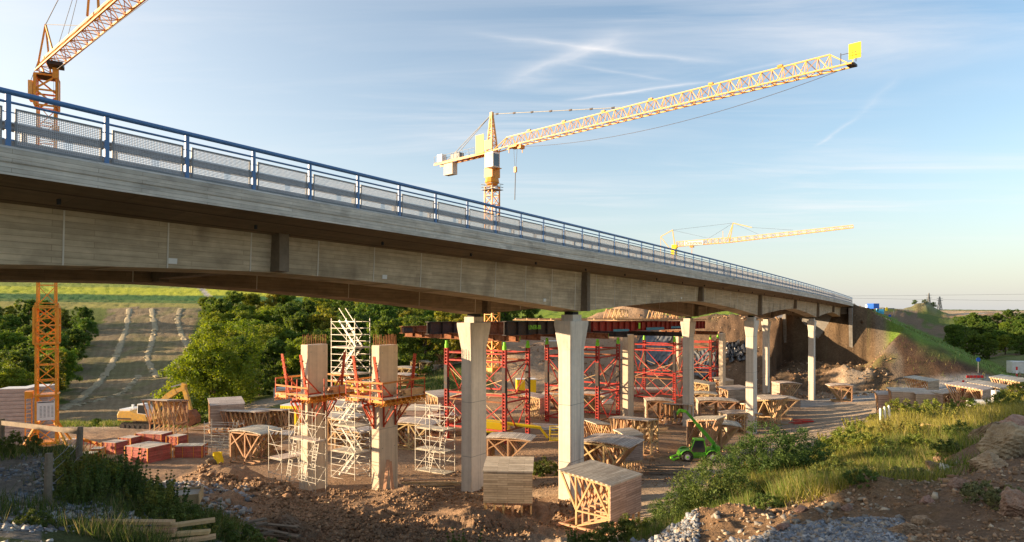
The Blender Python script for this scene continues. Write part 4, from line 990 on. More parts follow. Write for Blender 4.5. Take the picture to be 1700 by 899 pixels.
pts = [Vector((tx + 1.5 + (jl - tx - 2) * k / 14, 0, zj - .2 - 1.9 * (1 - (2 * k / 14 - 1) ** 2) + .9 * k / 14)) for k in range(15)]
for p, q in zip(pts[:-1], pts[1:]): m.bar(p, q, .045)
m.obj('rope', M_dark, cr)
m = MB(); m.box(tx - .22, tx + .22, -.15, .15, zh - .9, zh); m.obj('hook_block', M_yel, cr)
MB().bar((tx, 0, zh - .9), (tx - .15, 0, zh - 5.4), .09).obj('sling', M_dark, cr)
m = MB(); m.box(jl - .3, jl + .5, -.6, .6, zj + .75, zj + 1.0); m.bar((jl - .9, -.6, zj + 1.0), (jl - .9, -.6, zj + 2.3), .07); m.bar((jl + .7, -.6, zj + 1.0), (jl + .7, -.6, zj + 2.2), .07); m.bar((jl - .9, -.6, zj + 2.1), (jl + .7, -.6, zj + 2.1), .05); m.obj('jib_tip', M_dark, cr)
m = MB(); m.bar((jl + .2, 0, zj + 1), (jl + .2, 0, zj + 2.6), .06); m.box(jl - .25, jl + 1.05, -.03, .03, zj + 1.55, zj + 3.3); m.obj('tip_board', M_sign, cr)
# --- far crane
Y3 = 205.; c = onY(1119, Y3); cr = thing('tower_crane', 'distant small tower crane with masted folding jib, above the far end of the railing', 'tower crane', tuple(c), R(-32.4), GC_); cr.scale = (.745, .9, 1)
zj = (512 - 409) / F * Y3 - c.z
MB().lattice((0, 0, 0), (0, 0, zj - 2.5), 1.5, 20, .2, .12).obj('mast', M_yelp, cr)
m = MB(); m.box(-.9, .9, -.9, .9, zj - 2.6, zj - .4); m.box(-.7, 1.3, -.8, .8, zj - .4, zj + .5); m.obj('slewing_unit', M_sign, cr)
h1 = Vector((-.6, 0, zj + 5.0)); s1 = Vector((22, 0, zj + .4)); s1t = Vector((23.4, 0, zj + 5.9))
m = MB(); m.lattice((1, 0, zj), tuple(s1), 1.2, 15, .17, .09, tri=True, h=1.4); m.lattice(tuple(s1), (65, 0, zj + 2.6), 1.2, 28, .16, .08, tri=True, h=1.2, w1=.7); m.obj('jib', M_yelp, cr)
m = MB(); m.bar((.4, 0, zj), h1, .28); m.bar(h1, (-5.6, 0, zj + 3.2), .2); m.bar((-5.6, 0, zj + 3.2), (-2, 0, zj - .3), .2); m.bar((-5.6, 0, zj + 3.2), (-5.6, 0, zj - 6), .12); m.obj('tower_head', M_yelp, cr)
m = MB(); m.bar(s1, s1t, .3); m.bar(s1 + Vector((-.9, 0, .8)), s1t, .2); m.bar(s1t, s1t + Vector((7.0, 0, -1.6)), .22); m.bar(s1 + Vector((-2.5, 0, 1)), s1 + Vector((-2.5, 0, 3.4)), .14); m.obj('jib_strut', M_yelp, cr)
m = MB(); m.bar(h1, s1t, .05); m.bar(h1, (14, 0, zj + 1.9), .05); m.bar((14, 0, zj + 1.9), s1t, .05); m.bar(s1t, (33, 0, zj + 2.2), .05); m.bar(s1t + Vector((7, 0, -1.6)), (45, 0, zj + 2.9), .05); m.obj('stay_rope', M_dark, cr)
m = MB(); m.box(6.6, 8.0, -.6, .6, zj - .5, zj - .1); m.bar((7.3, 0, zj - .4), (7.3, 0, zj - 2.6), .14); m.obj('trolley', M_yel, cr)
bb = MB(); bb.box(4.4, 12, -.78, -.72, zj + .1, zj + 1.35); bo = bb.obj('name_board', M_paper, cr)
text('board_lettering', 'Dreumova', 1.55, M_rust, bo, (4.9, -.80, zj + .25))

# ================================================================ timber formwork units
FG = 'timber formwork units laid out over the site'
def form_A(name, w, h, L_, n=6, over=.55):
    """haunch form: vertical boarded face on +x, gently curved boarded top leaning out to -x on raking struts"""
    th = thing(name, 'x', 'formwork', (0, 0, 0), 0, FG)
    lift = h * .22
    m = MB(); m.box(-.05, 0, -L_ / 2, L_ / 2, lift, h - .03); m.obj('side_panel', M_ply, th)
    m = MB(); K = 7; ring = []
    for k in range(K + 1):
        f_ = k / K; x = .04 - (w + .1) * f_; z = h + .34 * w / 3 * f_ ** .8; ring.append((x, z))
    m.prism(ring + [(x, z - .09) for x, z in ring[::-1]], -L_ / 2 - .05, L_ / 2 + .05); m.obj('top_panel', M_plytop, th)
    ztop = lambda x: h - .10 + .34 * w / 3 * min(1, max(0, -x / w)) ** .8
    for k in range(n):
        y = -L_ / 2 + .06 + (L_ - .12) * k / (n - 1); m = MB(); b = .10; xk = -w * .66
        m.bar((-.11, y, .06), (-.11, y, h - .1), b); m.bar((xk, y, h * .34), (-.1, y, h * .34), b); m.bar((xk, y, h * .34), (-w * .97, y, ztop(-w * .97)), b)
        m.bar((xk, y, h * .34), (xk * 1.02, y, ztop(xk)), b); m.bar((xk, y, h * .34), (-w * .36, y, ztop(-w * .36)), b); m.bar((-.12, y, h * .34), (-w * .36, y, ztop(-w * .36)), b)
        m.bar((xk, y, .0), (xk, y, h * .34), b); m.bar((xk, y, .06), (-.1, y, h * .30), b * .9); m.bar((-.1, y, ztop(-.1) - .04), (-w, y, ztop(-w)), b)
        m.obj('truss', M_wood, th)
    m = MB()
    for y in (-L_ / 2 + .1, L_ / 2 - .1): m.bar((-w * 1.02, y, -.03), (0, y, -.03), .14, .12)
    for x in (-w, -w * .66, -.12): m.bar((x, -L_ / 2 - .15, -.12), (x, L_ / 2 + .15, -.12), .14, .12)
    m.obj('sleeper', M_wood, th)
    return th
def form_B(name, w, h, L_, n=6):
    """box form on spiked legs: boarded front, sloping boarded top"""
    th = thing(name, 'x', 'formwork', (0, 0, 0), 0, FG); lift = h * .27
    MB().box(-.05, 0, -L_ / 2, L_ / 2, lift, h - .02).obj('side_panel', M_ply, th)
    m = MB(); m.prism([(.04, h), (-w * .5, h + .20), (-w, h + .28), (-w, h + .19), (-w * .5, h + .11), (.04, h - .09)], -L_ / 2 - .04, L_ / 2 + .04); m.obj('top_panel', M_plytop, th)
    for k in range(n):
        y = -L_ / 2 + .08 + (L_ - .16) * k / (n - 1); m = MB(); b = .10
        m.bar((-.12, y, -.05), (-.1, y, h - .1), b); m.bar((-.12, y, 0), (-w * .35, y, h * .3), b); m.bar((-w * .35, y, h * .3), (-.1, y, h * .8), b); m.bar((-w * .35, y, h * .3), (-w * .9, y, h + .12), b); m.bar((-w * .35, y, 0), (-w * .35, y, h * .33), b); m.bar((-.1, y, h * .3), (-w * .4, y, h * .3), b)
        m.bar((-w * .35, y, h * .3), (-w * .5, y, h + .06), b); m.obj('truss', M_wood, th)
    MB().bar((-.12, -L_ / 2, h * .24), (-.12, L_ / 2, h * .24), .1).obj('waling', M_wood, th)
    return th
def form_C(name, w, h, L_, n=5, arch=.16):
    """table form: arched boarded top on V-shaped frames"""
    th = thing(name, 'x', 'formwork', (0, 0, 0), 0, FG); K = 9
    zt = lambda x: h + arch * (1 - (2 * x / w) ** 2) - arch * .6 * (x / w)
    ring = [(-w / 2 + w * k / K, zt(-w / 2 + w * k / K)) for k in range(K + 1)]
    m = MB(); m.prism(ring + [(x, z - .09) for x, z in ring[::-1]], -L_ / 2 - .05, L_ / 2 + .05); m.obj('top_panel', M_plytop, th)
    for k in range(n):
        y = -L_ / 2 + .06 + (L_ - .12) * k / (n - 1); m = MB(); b = .11
        m.bar((0, y, .0), (0, y, zt(0) - .14), b); m.bar((0, y, h * .12), (-w * .44, y, zt(-w * .44) - .12), b); m.bar((0, y, h * .12), (w * .44, y, zt(w * .44) - .12), b)
        m.bar((-w * .44, y, h * .55), (0, y, zt(0) - .14), b * .9); m.bar((w * .20, y, h * .50), (0, y, zt(0) - .14), b * .8)
        m.bar((-w * .44, y, 0), (-w * .44, y, zt(-w * .44) - .12), b); m.bar((-w * .46, y, .05), (w * .3, y, .05), b); m.bar((-w * .47, y, zt(-w * .47) - .13), (w * .47, y, zt(w * .47) - .13), b)
        m.obj('truss', M_wood, th)
    m = MB(); m.box(-w * .47 - .04, -w * .47 + .01, -L_ / 2, L_ / 2, .25, zt(-w * .47) - .13); m.obj('side_panel', M_ply, th)
    m = MB()
    for x in (-w * .44, 0, w * .25): m.bar((x, -L_ / 2 - .2, -.06), (x, L_ / 2 + .2, -.06), .13, .11)
    m.obj('sleeper', M_wood, th)
    return th
protoA = form_A('haunch_formwork', 3.3, 3.1, 2.9); protoB = form_B('box_formwork', 2.6, 2.9, 2.75); protoC = form_C('table_formwork', 3.4, 2.5, 3.0); protoD = form_A('wide_formwork', 2.4, 2.3, 4.2, 8)
used = {}
def place(proto, px, py, rz, scale, label, Y=None, dzz=0.12):
    p = onY(px, Y) if Y else hit(px, py); p.z += dzz * scale[2] if isinstance(scale, tuple) else dzz * scale
    if proto.name not in used:
        used[proto.name] = 1; proto.location = p; proto.rotation_euler = (0, 0, R(rz)); proto['label'] = label; proto.scale = scale if isinstance(scale, tuple) else (scale,) * 3; TREE.pop(proto.name, None); return proto
    sc_ = scale if isinstance(scale, tuple) else (scale,) * 3
    return dup(proto, p, R(rz), label, FG, sc_)
place(protoA, 1040, 889, -40, (.97, 1.08, .82), 'large sunlit timber form with open trusses, closest to the camera beside the dark bushes', Y=35.6)
place(protoB, 843, 838, -93, (1, 1, .86), 'timber box form on spiked legs, boarded face to the camera, below the tall finished pier', Y=38.2)
place(protoC, 425, 768, -20, (.98, .9, 1.0), 'timber table form with arched top next to the short scaffold on the left', Y=57)
place(protoC, 848, 770, -12, (1.15, .8, .8), 'low timber table form right behind the box form on spiked legs', Y=57)
place(protoC, 1015, 792, -28, (1.15, 1.1, 1.0), 'timber table form with raking struts directly right of the tallest pier', Y=50)
place(protoB, 1053, 785, -62, (.6, .62, .95), 'small boarded form leaning against the table form beside the tallest pier', Y=52.5)
place(protoA, 1062, 745, 62, (1.0, 1.2, .9), 'timber form with pale boarded top and honeycomb struts, left of the green telehandler', Y=62)
place(protoD, 1003, 740, 20, (.75, .9, .75), 'dark low timber form with upright rods behind the tallest pier', Y=66)
place(protoA, 1148, 742, 145, (.85, .9, .95), 'timber form standing directly behind the green telehandler cab', Y=64)
place(protoC, 1195, 735, -10, (1.1, .9, 1.0), 'arched timber table form between the telehandler boom and the second slim pier', Y=66)
place(protoC, 1094, 693, -5, (1.05, .9, 1.0), 'timber table form with round lattice below, left of the third finished pier', Y=86)
place(protoA, 1183, 665, -35, (1.0, 1.1, .9), 'topmost timber form in the crowded stack right of the third finished pier', Y=108)
place(protoC, 1190, 697, -8, (1.5, .9, 1.0), 'wide timber table form in the middle of the crowded stack', Y=88)
place(protoD, 1228, 668, -60, (1, 1.2, 1), 'dark slatted timber form at the back of the crowded stack', Y=104)
place(protoA, 1262, 700, 140, (.9, 1.1, 1.0), 'timber form partly hidden behind the second finished pier', Y=86)
place(protoC, 1228, 716, 8, (1.3, .8, .9), 'low timber table form lying left of the foot of the second finished pier', Y=79)
place(protoC, 1290, 692, -5, (1.5, 1.1, 1.05), 'timber table form with fanned struts and red rails right of the second finished pier', Y=92)
place(protoC, 1306, 660, 6, (1.15, .9, 1.05), 'lone timber table form between the two farthest piers', Y=112)
place(protoC, 1393, 660, 170, (1.05, .9, 1.05), 'lone timber table form right of the farthest near-side pier', Y=112)
place(protoD, 1459, 678, 165, (1, .7, 1), 'orange-lit timber form with upright rods at the left end of the row along the track', Y=82)
place(protoB, 1484, 676, -105, (.8, 1.2, .8), 'boarded timber form, second in the row along the track', Y=79)
place(protoB, 1512, 678, -105, (.8, 1.4, .9), 'boarded timber form, third in the row along the track behind the earth heap', Y=77)
place(protoB, 1545, 672, -100, (.8, 1.1, .8), 'timber form with three board panels in the row along the track', Y=76)
place(protoA, 1550, 655, -52, (.9, 1.2, .9), 'raised timber form with three upright rods above the row along the track', Y=88)
place(protoC, 1575, 675, 2, (.9, .8, 1), 'dark open truss form at the right end of the row along the track', Y=76)
place(protoA, 1640, 672, -50, (1.05, 1.2, 1.0), 'timber form with sunlit open trusses behind the wrapped white bale', Y=72)
place(protoA, 1668, 668, -50, (.9, 1.3, 1.0), 'boarded timber form, second from the right edge of the picture', Y=74)
place(protoA, 1705, 664, -50, (.9, 1.5, 1.0), 'boarded timber form cut off by the right edge of the picture', Y=76)
place(protoA, 292, 722, 80, (1.0, 1.0, 1.1), 'upright timber truss form beside the yellow excavator', Y=72)
place(protoA, 378, 716, -62, (1.0, 1.15, 1.0), 'grey boarded timber form left of the row of dark truss forms', Y=72)
place(protoD, 420, 716, 75, (1.1, 1.0, 1.1), 'dark truss form in shade between the grey boarded form and the yellow container', Y=73)
place(protoD, 462, 717, 80, (1.1, .9, 1.1), 'dark truss form in shade nearest the yellow container', Y=75)
place(protoC, 560, 735, -20, (1.2, 1.1, 1.0), 'timber form behind the stair tower with pale top boards', Y=66)
place(protoA, 592, 722, -50, (1.0, 1.1, .9), 'boarded timber form seen through the stair tower', Y=72)
place(protoB, 700, 722, -95, (1, 1.2, .85), 'timber form with round lattice right of the right bare pier', Y=72)
place(protoC, 690, 740, -18, (1.3, 1, .95), 'arched timber form lying right behind the right bare pier', Y=64)
place(protoA, 748, 700, -50, (.9, 1.2, 1.0), 'pale boarded form behind the leftmost red column', Y=78)
place(protoC, 672, 622, -15, (1.1, 1, .9), 'small timber table on the slope road, leftmost of those above the right bare pier', Y=118)
place(protoC, 702, 614, -15, (1.1, 1, .9), 'small timber table on the slope road below the wood, middle one', Y=122)
place(protoC, 742, 607, -15, (1.2, 1, .9), 'small timber table on the slope road touching the leftmost red column', Y=127)
place(protoC, 668, 634, -20, (1.1, 1, .7), 'low timber table on the grass slope right of the red prop', Y=112)
place(protoB, 1090, 668, -90, (1, 2.2, .5), 'long low boarded form behind the red shoring', Y=104)
place(protoC, 930, 690, -10, (1.4, 1, .8), 'timber form half hidden behind the tallest finished pier', Y=88)
place(protoC, 450, 770, 10, (1.1, .7, .7), 'low timber form with red panels under it beside the left bare pier', Y=60)

for a_ in ((protoD, 1128, 704, 70, (1, .8, 1), 'dark slatted timber form left of the telehandler boom head', 84), (protoC, 1168, 684, -12, (1.1, .8, .9), 'small timber table form squeezed between the third finished pier and the stack', 96), (protoD, 1243, 694, 100, (1, .9, 1), 'slatted timber form touching the left side of the second slim finished pier', 88), (protoA, 1208, 655, -60, (.9, 1, .9), 'rearmost boarded timber form, against the dark slope left of the far piers', 118), (protoD, 1282, 680, 60, (.9, 1, .9), 'slatted timber form behind the one with fanned struts', 98), (protoC, 985, 694, -20, (1.1, .9, .9), 'timber table form just right of the tallest pier at mid height', 90), (protoA, 905, 712, -30, (.8, .9, .8), 'small timber form left of the tallest pier beside the red column', 80), (protoD, 640, 712, 80, (1, .9, .8), 'dark slatted form between the stair tower and the right bare pier', 78), (protoC, 590, 745, -25, (.9, .8, .7), 'low timber form at the foot of the stair tower', 62), (protoC, 735, 722, 15, (.9, .8, .8), 'timber form left of the leftmost finished pier behind the leaning scaffold', 72)):
    place(a_[0], a_[1], a_[2], a_[3], a_[4], a_[5], Y=a_[6])
# loose timber
def planks(px, py, rz, n, L_, label, Y=None, mt=None, name='timber_pile'):
    p = onY(px, Y) if Y else hit(px, py); th = thing(name, label, 'timber', tuple(p), R(rz), 'loose timber on the ground'); rn = random.Random(int(px + py))
    for k in range(n):
        m = MB(); y = (k - n / 2) * .24 * rn.uniform(.7, 1.1); z = .06 + .13 * (k % 4); a = rn.uniform(-.22, .22); x0 = rn.uniform(-.4, .3)
        m.bar((x0 - L_ / 2, y - a, z), (x0 + L_ / 2, y + a, z + rn.uniform(-.03, .06)), .2, .07); m.obj('plank', mt or M_wood, th)
    return th
planks(715, 788, 8, 5, 3.8, 'pale planks lying on bare earth right of the right bare pier', 47)
planks(1105, 778, -6, 8, 3.0, 'dark broken boards lying in front of the green telehandler', 52, M_woodd)
planks(790, 800, 4, 4, 2.4, 'short boards at the foot of the leftmost finished pier', 46)
planks(650, 690, 3, 6, 4.2, 'long squared beams stacked right of the right bare pier', 86)
planks(690, 684, 3, 9, 7.5, 'long row of brown beams stacked beyond the right new pier', 92)
planks(1330, 700, 12, 5, 2.6, 'red steel rails lying beside the fanned timber form', 86, M_redp)
planks(1400, 705, 15, 3, 2.5, 'sunlit boards lying at the edge of the weeds', 66)
planks(1360, 722, 20, 4, 2.6, 'bleached log pile in the weeds on the bank crest', 42)
planks(205, 873, 6, 2, 2.2, 'grey weathered boards lying in the left foreground', 15.8, M_wood)
planks(285, 876, 22, 3, 1.9, 'pale splintered boards beside the gravel in the left foreground', 15.8, M_wood)
planks(450, 868, -20, 5, 2.8, 'old grey rails tangled in the earth left of centre', 30, M_woodd)
planks(395, 872, 40, 4, 2.2, 'broken grey fence rails leaning on the earth heap', 27, M_woodd)
CL = random.Random(77)
spots = [(560, 74), (610, 70), (655, 68), (690, 74), (720, 82), (770, 72), (860, 78), (905, 74), (940, 92), (1010, 96), (1065, 92), (1085, 76), (1120, 84), (1160, 94), (1175, 80), (1215, 94), (1235, 86), (1255, 96), (430, 78), (480, 70), (340, 76), (880, 110), (820, 96), (760, 96)]
names = ['behind the left bare pier', 'by the stair tower foot', 'behind the right bare pier', 'right of the right bare pier', 'below the slope road', 'behind the leftmost finished pier', 'inside the nearest shoring tower', 'between the first two shoring towers', 'behind the tallest finished pier', 'inside the second shoring tower', 'left of the third shoring tower', 'left of the honeycomb form', 'behind the raised green boom', 'behind the third finished pier', 'above the telehandler cab', 'in the crowded stack of forms', 'left of the second slim finished pier', 'behind the crowded stack of forms', 'in front of the dark truss forms', 'left of the bare piers', 'right of the excavator', 'on the brown slope behind the shoring', 'behind the yellow boom lift', 'beside the yellow machine box']
for (qx, qY), nm in zip(spots, names):
    planks(qx, 0, CL.uniform(-30, 30), CL.randint(4, 9), CL.uniform(1.6, 3.4), ('loose boards ', 'jumbled timber ', 'scattered planks ')[int(qx) % 3] + nm, qY, CL.choice([M_wood, M_woodd, M_wood, M_dirtywhite]))
def leaning(px, Y, lab):
    p = onY(px, Y); th = thing('leaning_board', lab, 'timber', tuple(p), 0, None)
    m = MB(); m.bar((-.2, 0, 0), (-.05, .55, 1.9), .22, .04); m.obj('board', M_wood, th); m = MB(); m.bar((.35, 0, 0), (.1, .5, 1.8), .2, .04); m.obj('board', M_wood, th)
leaning(643, 44.3, 'two brown boards leaning against the foot of the right bare pier')
# red-edged panel stacks
RG = 'red-edged panel stacks beside the left crane'
def pstack(px, Y, rz, w, d, h, label):
    p = onY(px, Y); th = thing('panel_stack', label, 'panel stack', tuple(p), R(rz), RG); n = max(3, int(h / .13)); rn = random.Random(int(px))
    for k in range(n):
        m = MB(); o1 = rn.uniform(-.03, .03); m.box(-w / 2 + o1, w / 2 + o1, -d / 2 + o1, d / 2 + o1, h * k / n + .012, h * (k + 1) / n); m.obj('panel', M_redwood, th)
    m = MB(); m.box(-w / 2 - .01, w / 2 + .01, -d / 2 - .01, d / 2 + .01, h + .003, h + .03); m.obj('top_sheet', M_plytop, th)
    m = MB()
    for x in (-w / 2 - .035, w / 2 + .035):
        for y in (-d / 2 - .035, d / 2 + .035): m.box(x - .03, x + .03, y - .03, y + .03, 0, h + .01)
    for x in (-w * .2, w * .2): m.box(x - .02, x + .02, -d / 2 - .05, -d / 2 - .035, 0, h)
    m.obj('corner_strip', M_yel, th)
pstack(191, 60, -18, 1.5, 1.3, 1.05, 'red-edged panel stack left of the big pale-topped one'); pstack(216, 63, -15, 1.3, 1.2, .95, 'small red-edged stack half hidden behind the biggest one')
pstack(246, 56.5, -22, 2.5, 2.2, 1.25, 'biggest red-edged panel stack with pale flat top, in front'); pstack(256, 64, -12, 2.7, 1.5, 1.1, 'red-edged panel stack directly behind the biggest one')
pstack(294, 63, -15, 1.2, 1.2, 1.05, 'red-edged stack with yellow corners, right of the back stack'); pstack(317, 58.5, 6, 2.2, 1.3, 1.0, 'bright red striped panel stack beside the short scaffold')
pstack(141, 53.5, 10, 1.6, .9, .95, 'narrow red panel stack nearest the crane foot'); pstack(162, 57, 10, .8, .8, .9, 'smallest red-edged stack behind the narrow one')
def tallstack(px, Y, rz, w, d, h, label):
    p = onY(px, Y); th = thing('element_stack', label, 'stack', tuple(p), R(rz), 'tall grey stacks behind the left crane'); n = 15
    for k in range(n):
        m = MB(); z0 = h * k / n; z1 = h * (k + 1) / n; m.box(-w / 2, w / 2, -d / 2, d / 2, z0 + .02, z1 - .01)
        for x in (-w * .3, 0, w * .25): m.box(x, x + .28, -d / 2 - .03, -d / 2 - .002, z0 + .12, z0 + .16)
        m.obj('tray', mat('pinkish_board', (.40, .33, .29), .8, 0, .15, 2, grain=((.5, .5, 14), .15)), th)
    m = MB(); m.box(-w / 2 - .04, w / 2 + .04, -d / 2 - .04, d / 2 + .04, h + .002, h + .07); m.box(-w / 2 - .05, -w / 2 - .004, -d / 2, d / 2, 0, h); m.obj('white_cover', M_dirtywhite, th)
tallstack(30, 66, 12, 2.4, 2.0, 5.6, 'tall grey stack of board trays at the far left edge'); tallstack(68, 68, 12, 2.0, 2.0, 5.6, 'tall grey stack of board trays seen through the crane mast')
# yellow-toothed beam + red trestle at the stacks
p = onY(150, 60); th = thing('lattice_beam', 'yellow perforated beam on a red trestle left of the red stacks', 'beam', tuple(p), R(-14))
m = MB(); m.bar((-1.5, 0, 1.25), (1.8, 0, .55), .10, .28); m.obj('perforated_beam', M_yel, th)
m = MB()
for x in (-1.8, -1.2, -.5, .2): m.bar((x, -.5, 0), (x + .5, 0, 1.0 - x * .12), .05); m.bar((x + 1.0, -.5, 0), (x + .5, 0, 1.0 - x * .12), .05); m.bar((x, -.5, .05), (x + 1, -.5, .05), .05)
m.obj('trestle', M_redp, th)
p = onY(92, 55); th = thing('concrete_block', 'dark rough concrete block beside the crane foot', 'block', tuple(p), R(10)); MB().box(-.65, .65, -.5, .5, -.1, 1.15).obj('block_body', M_abut, th, bevel=.05); MB().tube([(0, 0, 1.15), (0, 0, 1.4)], .05, 6).obj('lifting_eye', M_dark, th)
p = hit(362, 770); th = thing('yellow_sheet', 'crumpled bright yellow sheet stuck on the earth heap', 'sheet', (p.x, p.y, p.z), R(10))
m = MB(); gx = 7
for j in range(gx):
    for i in range(gx): x = -.38 + .76 * i / 6; z = .05 + .95 * j / 6; m.v.append((x + .05 * sin(j), .07 * sin(i * 1.3 + j * .7), z - (.28 if (j < 2 and i in (2, 3)) else 0)))
for j in range(gx - 1):
    for i in range(gx - 1): q = j * gx + i; m.f.append((q, q + 1, q + gx + 1, q + gx))
so_ = m.obj('sheet', M_sign, th); sm = so_.modifiers.new('s', 'SOLIDIFY'); sm.thickness = .01
p = hit(292, 836); th = thing('plank_box', 'shallow wooden box filled with concrete on the grey rubble', 'box', (p.x, p.y, p.z + .05), R(18))
m = MB(); m.box(-.75, .75, -.55, -.50, 0, .34); m.box(-.75, .75, .50, .55, 0, .34); m.box(-.80, -.752, -.6, .6, 0, .36); m.box(.752, .80, -.6, .6, 0, .36); m.box(-.9, -.81, -.62, -.5, 0, .42); m.obj('sides', M_wood, th); MB().box(-.745, .745, -.495, .495, .02, .27).obj('concrete_fill', M_cwt, th)

# ================================================================ machines
def wheel(th, x, y, z, r, w, hubm, name='wheel', n=20):
    m = MB(); m.tube([(x, y - w / 2, z), (x, y - w * .38, z), (x, y + w * .38, z), (x, y + w / 2, z)], [r * .86, r, r, r * .86], n)
    for k in range(16):
        a = 2 * pi * k / 16; m.bar((x + cos(a) * r, y - w * .45, z + sin(a) * r), (x + cos(a + .2) * r, y + w * .45, z + sin(a + .2) * r), .05, .06, up=(cos(a), 0, sin(a)))
    o = m.obj(name, M_tyre, th)
    m = MB(); m.cyl((x, y - w / 2 - .015, z), r * .5, w + .03, 'y', 14); q = m.obj('rim', hubm, th); q.parent = o
    m = MB(); m.cyl((x, y - w / 2 - .05, z), r * .2, w + .1, 'y', 10); q = m.obj('hub', M_lime if hubm is M_galv else M_dark, th); q.parent = o
    return o
p = onY(1159, 58.5)
th = thing('telehandler', 'bright green telehandler with raised boom on the sunlit track', 'telehandler', (p.x, p.y, p.z), R(-4))
for x in (-1.05, 1.05):
    for y in (-.72, .72): wheel(th, x, y, .47, .47, .34, M_galv)
m = MB(); m.prism([(-1.75, .45), (-1.6, .85), (-.75, .98), (-.55, .62), (.6, .62), (.62, 1.0), (1.05, 1.12), (1.55, 1.05), (1.68, .85), (1.66, .35), (-.5, .30), (-1.3, .35)], -.52, .62)
m.box(1.35, 1.72, -.62, .62, .45, 1.35); m.obj('chassis', M_green, th, bevel=.04)
for (x, s_) in ((-1.05, 1), (1.05, 1)):
    m = MB(); 
    for y in (-.90, .56):
        for k in range(5):
            a = pi * (.12 + .19 * k * .8); a2 = a + .5; m.hexa([(x + cos(a) * .56, y, .47 + sin(a) * .56), (x + cos(a) * .56, y + .34, .47 + sin(a) * .56), (x + cos(a) * .60, y + .34, .47 + sin(a) * .60), (x + cos(a) * .60, y, .47 + sin(a) * .60), (x + cos(a2) * .56, y, .47 + sin(a2) * .56), (x + cos(a2) * .56, y + .34, .47 + sin(a2) * .56), (x + cos(a2) * .60, y + .34, .47 + sin(a2) * .60), (x + cos(a2) * .60, y, .47 + sin(a2) * .60)])
    m.obj('mudguard', M_green, th)
m = MB(); c8 = [(-.78, .98), (-.55, .55), (.48, .55), (.52, 1.15), (.35, 1.88), (-.42, 1.90)]
for y in (-.74, .02): 
    for a, b in zip(c8, c8[1:] + c8[:1]): m.bar((a[0], y, a[1]), (b[0], y, b[1]), .07)
for a in c8: m.bar((a[0], -.74, a[1]), (a[0], .02, a[1]), .06)
m.box(-.46, .40, -.80, .06, 1.90, 1.97); m.box(-.55, .45, -.75, -.70, .56, .85); cabf = m.obj('cab', M_green, th)
m = MB(); m.prism([(-.70, 1.0), (-.5, .88), (.44, .88), (.47, 1.15), (.32, 1.84), (-.38, 1.85)], -.71, -.01); m.obj('cab_glass', M_glass, th)
m = MB(); m.box(-.15, .3, -.6, -.2, .95, 1.3); m.obj('engine_cover', M_green, th)
tip = Vector((-.95, .35, 4.15)); piv = Vector((1.45, .35, 1.35))
m = MB(); m.bar(piv, piv.lerp(tip, .62), .26, .30); m.bar(piv.lerp(tip, .55), tip, .20, .23); m.bar(piv + Vector((-.1, 0, -.3)), piv, .3, .34); m.obj('boom', M_green, th, bevel=.015)
m = MB(); m.bar(tip, tip + Vector((-.55, 0, .12)), .22, .24); m.bar(tip + Vector((-.5, 0, .15)), tip + Vector((-.85, 0, -.25)), .22, .2); m.obj('boom_head', M_lime, th)
m = MB(); b0 = tip + Vector((-.95, 0, -.1)); m.box(b0.x - .06, b0.x + .02, -.35, 1.0, b0.z - .45, b0.z + .1)
for y in (-.2, .8): m.bar((b0.x, y, b0.z - .42), (b0.x - 1.15, y, b0.z - .25), .1, .06)
m.obj('fork_carriage', M_dark, th)
m = MB(); m.bar((.35, .35, .9), piv.lerp(tip, .3) + Vector((0, 0, -.15)), .10); m.obj('lift_cylinder', M_galv, th)
m = MB(); m.bar((-1.7, -.6, .35), (-2.25, -.6, .18), .12); m.bar((-1.7, .6, .35), (-2.25, .6, .18), .12); m.bar((-2.2, -.75, .15), (-2.2, .75, .15), .2, .14); m.obj('stabiliser', M_lime, th)
# excavator
p = onY(238, 90); S_ = 1.25
th = thing('excavator', 'yellow tracked excavator with arched boom parked below the trees', 'excavator', tuple(p), R(-8)); th.scale = (S_,) * 3
for y in (-.95, .95):
    m = MB(); pr = [(-1.55, .05), (1.35, .05), (1.7, .3), (1.7, .5), (1.4, .72), (-1.6, .72), (-1.85, .5), (-1.85, .28)]; m.prism(pr, y - .25, y + .25)
    for k in range(16): x = -1.6 + 3.1 * k / 15; m.box(x - .04, x + .04, y - .27, y + .27, .0, .05); m.box(x - .04, x + .04, y - .27, y + .27, .72, .77)
    o = m.obj('track', M_tyre, th)
    m = MB()
    for x in (-1.5, -.9, -.3, .3, .9, 1.4): m.cyl((x, y - .28, .38), .17 if abs(x) < 1.3 else .26, .56, 'y', 12)
    q = m.obj('track_roller', M_dark, th); q.parent = o
m = MB(); m.prism([(-2.1, .95), (-2.2, 1.55), (-2.0, 1.95), (-.7, 2.0), (.3, 1.75), (1.1, 1.7), (1.3, .95)], -1.15, 1.15); m.obj('body', M_exc, th, bevel=.08)
m = MB(); m.box(-2.0, -.8, -1.0, 1.0, 1.97, 2.15); m.box(-1.6, -1.4, .3, .5, 2.1, 2.45); m.obj('engine_deck', M_white, th)
m = MB(); m.box(-2.215, -.6, -1.17, -1.155, 1.1, 1.25); m.obj('dark_stripe', M_dark, th)
m = MB(); m.prism([(.1, 1.72), (.15, 2.75), (.9, 2.75), (1.35, 2.2), (1.35, 1.4), (.1, 1.4)], -1.13, -.2); m.obj('cab', M_white, th, bevel=.04)
m = MB(); m.prism([(.2, 1.8), (.24, 2.62), (.85, 2.62), (1.24, 2.15), (1.24, 1.7)], -1.16, -.17); m.obj('cab_glass', M_glass, th)
bm = [(.9, .3, 1.8), (2.6, .3, 3.4), (3.6, .3, 4.0), (4.6, .3, 4.35)]
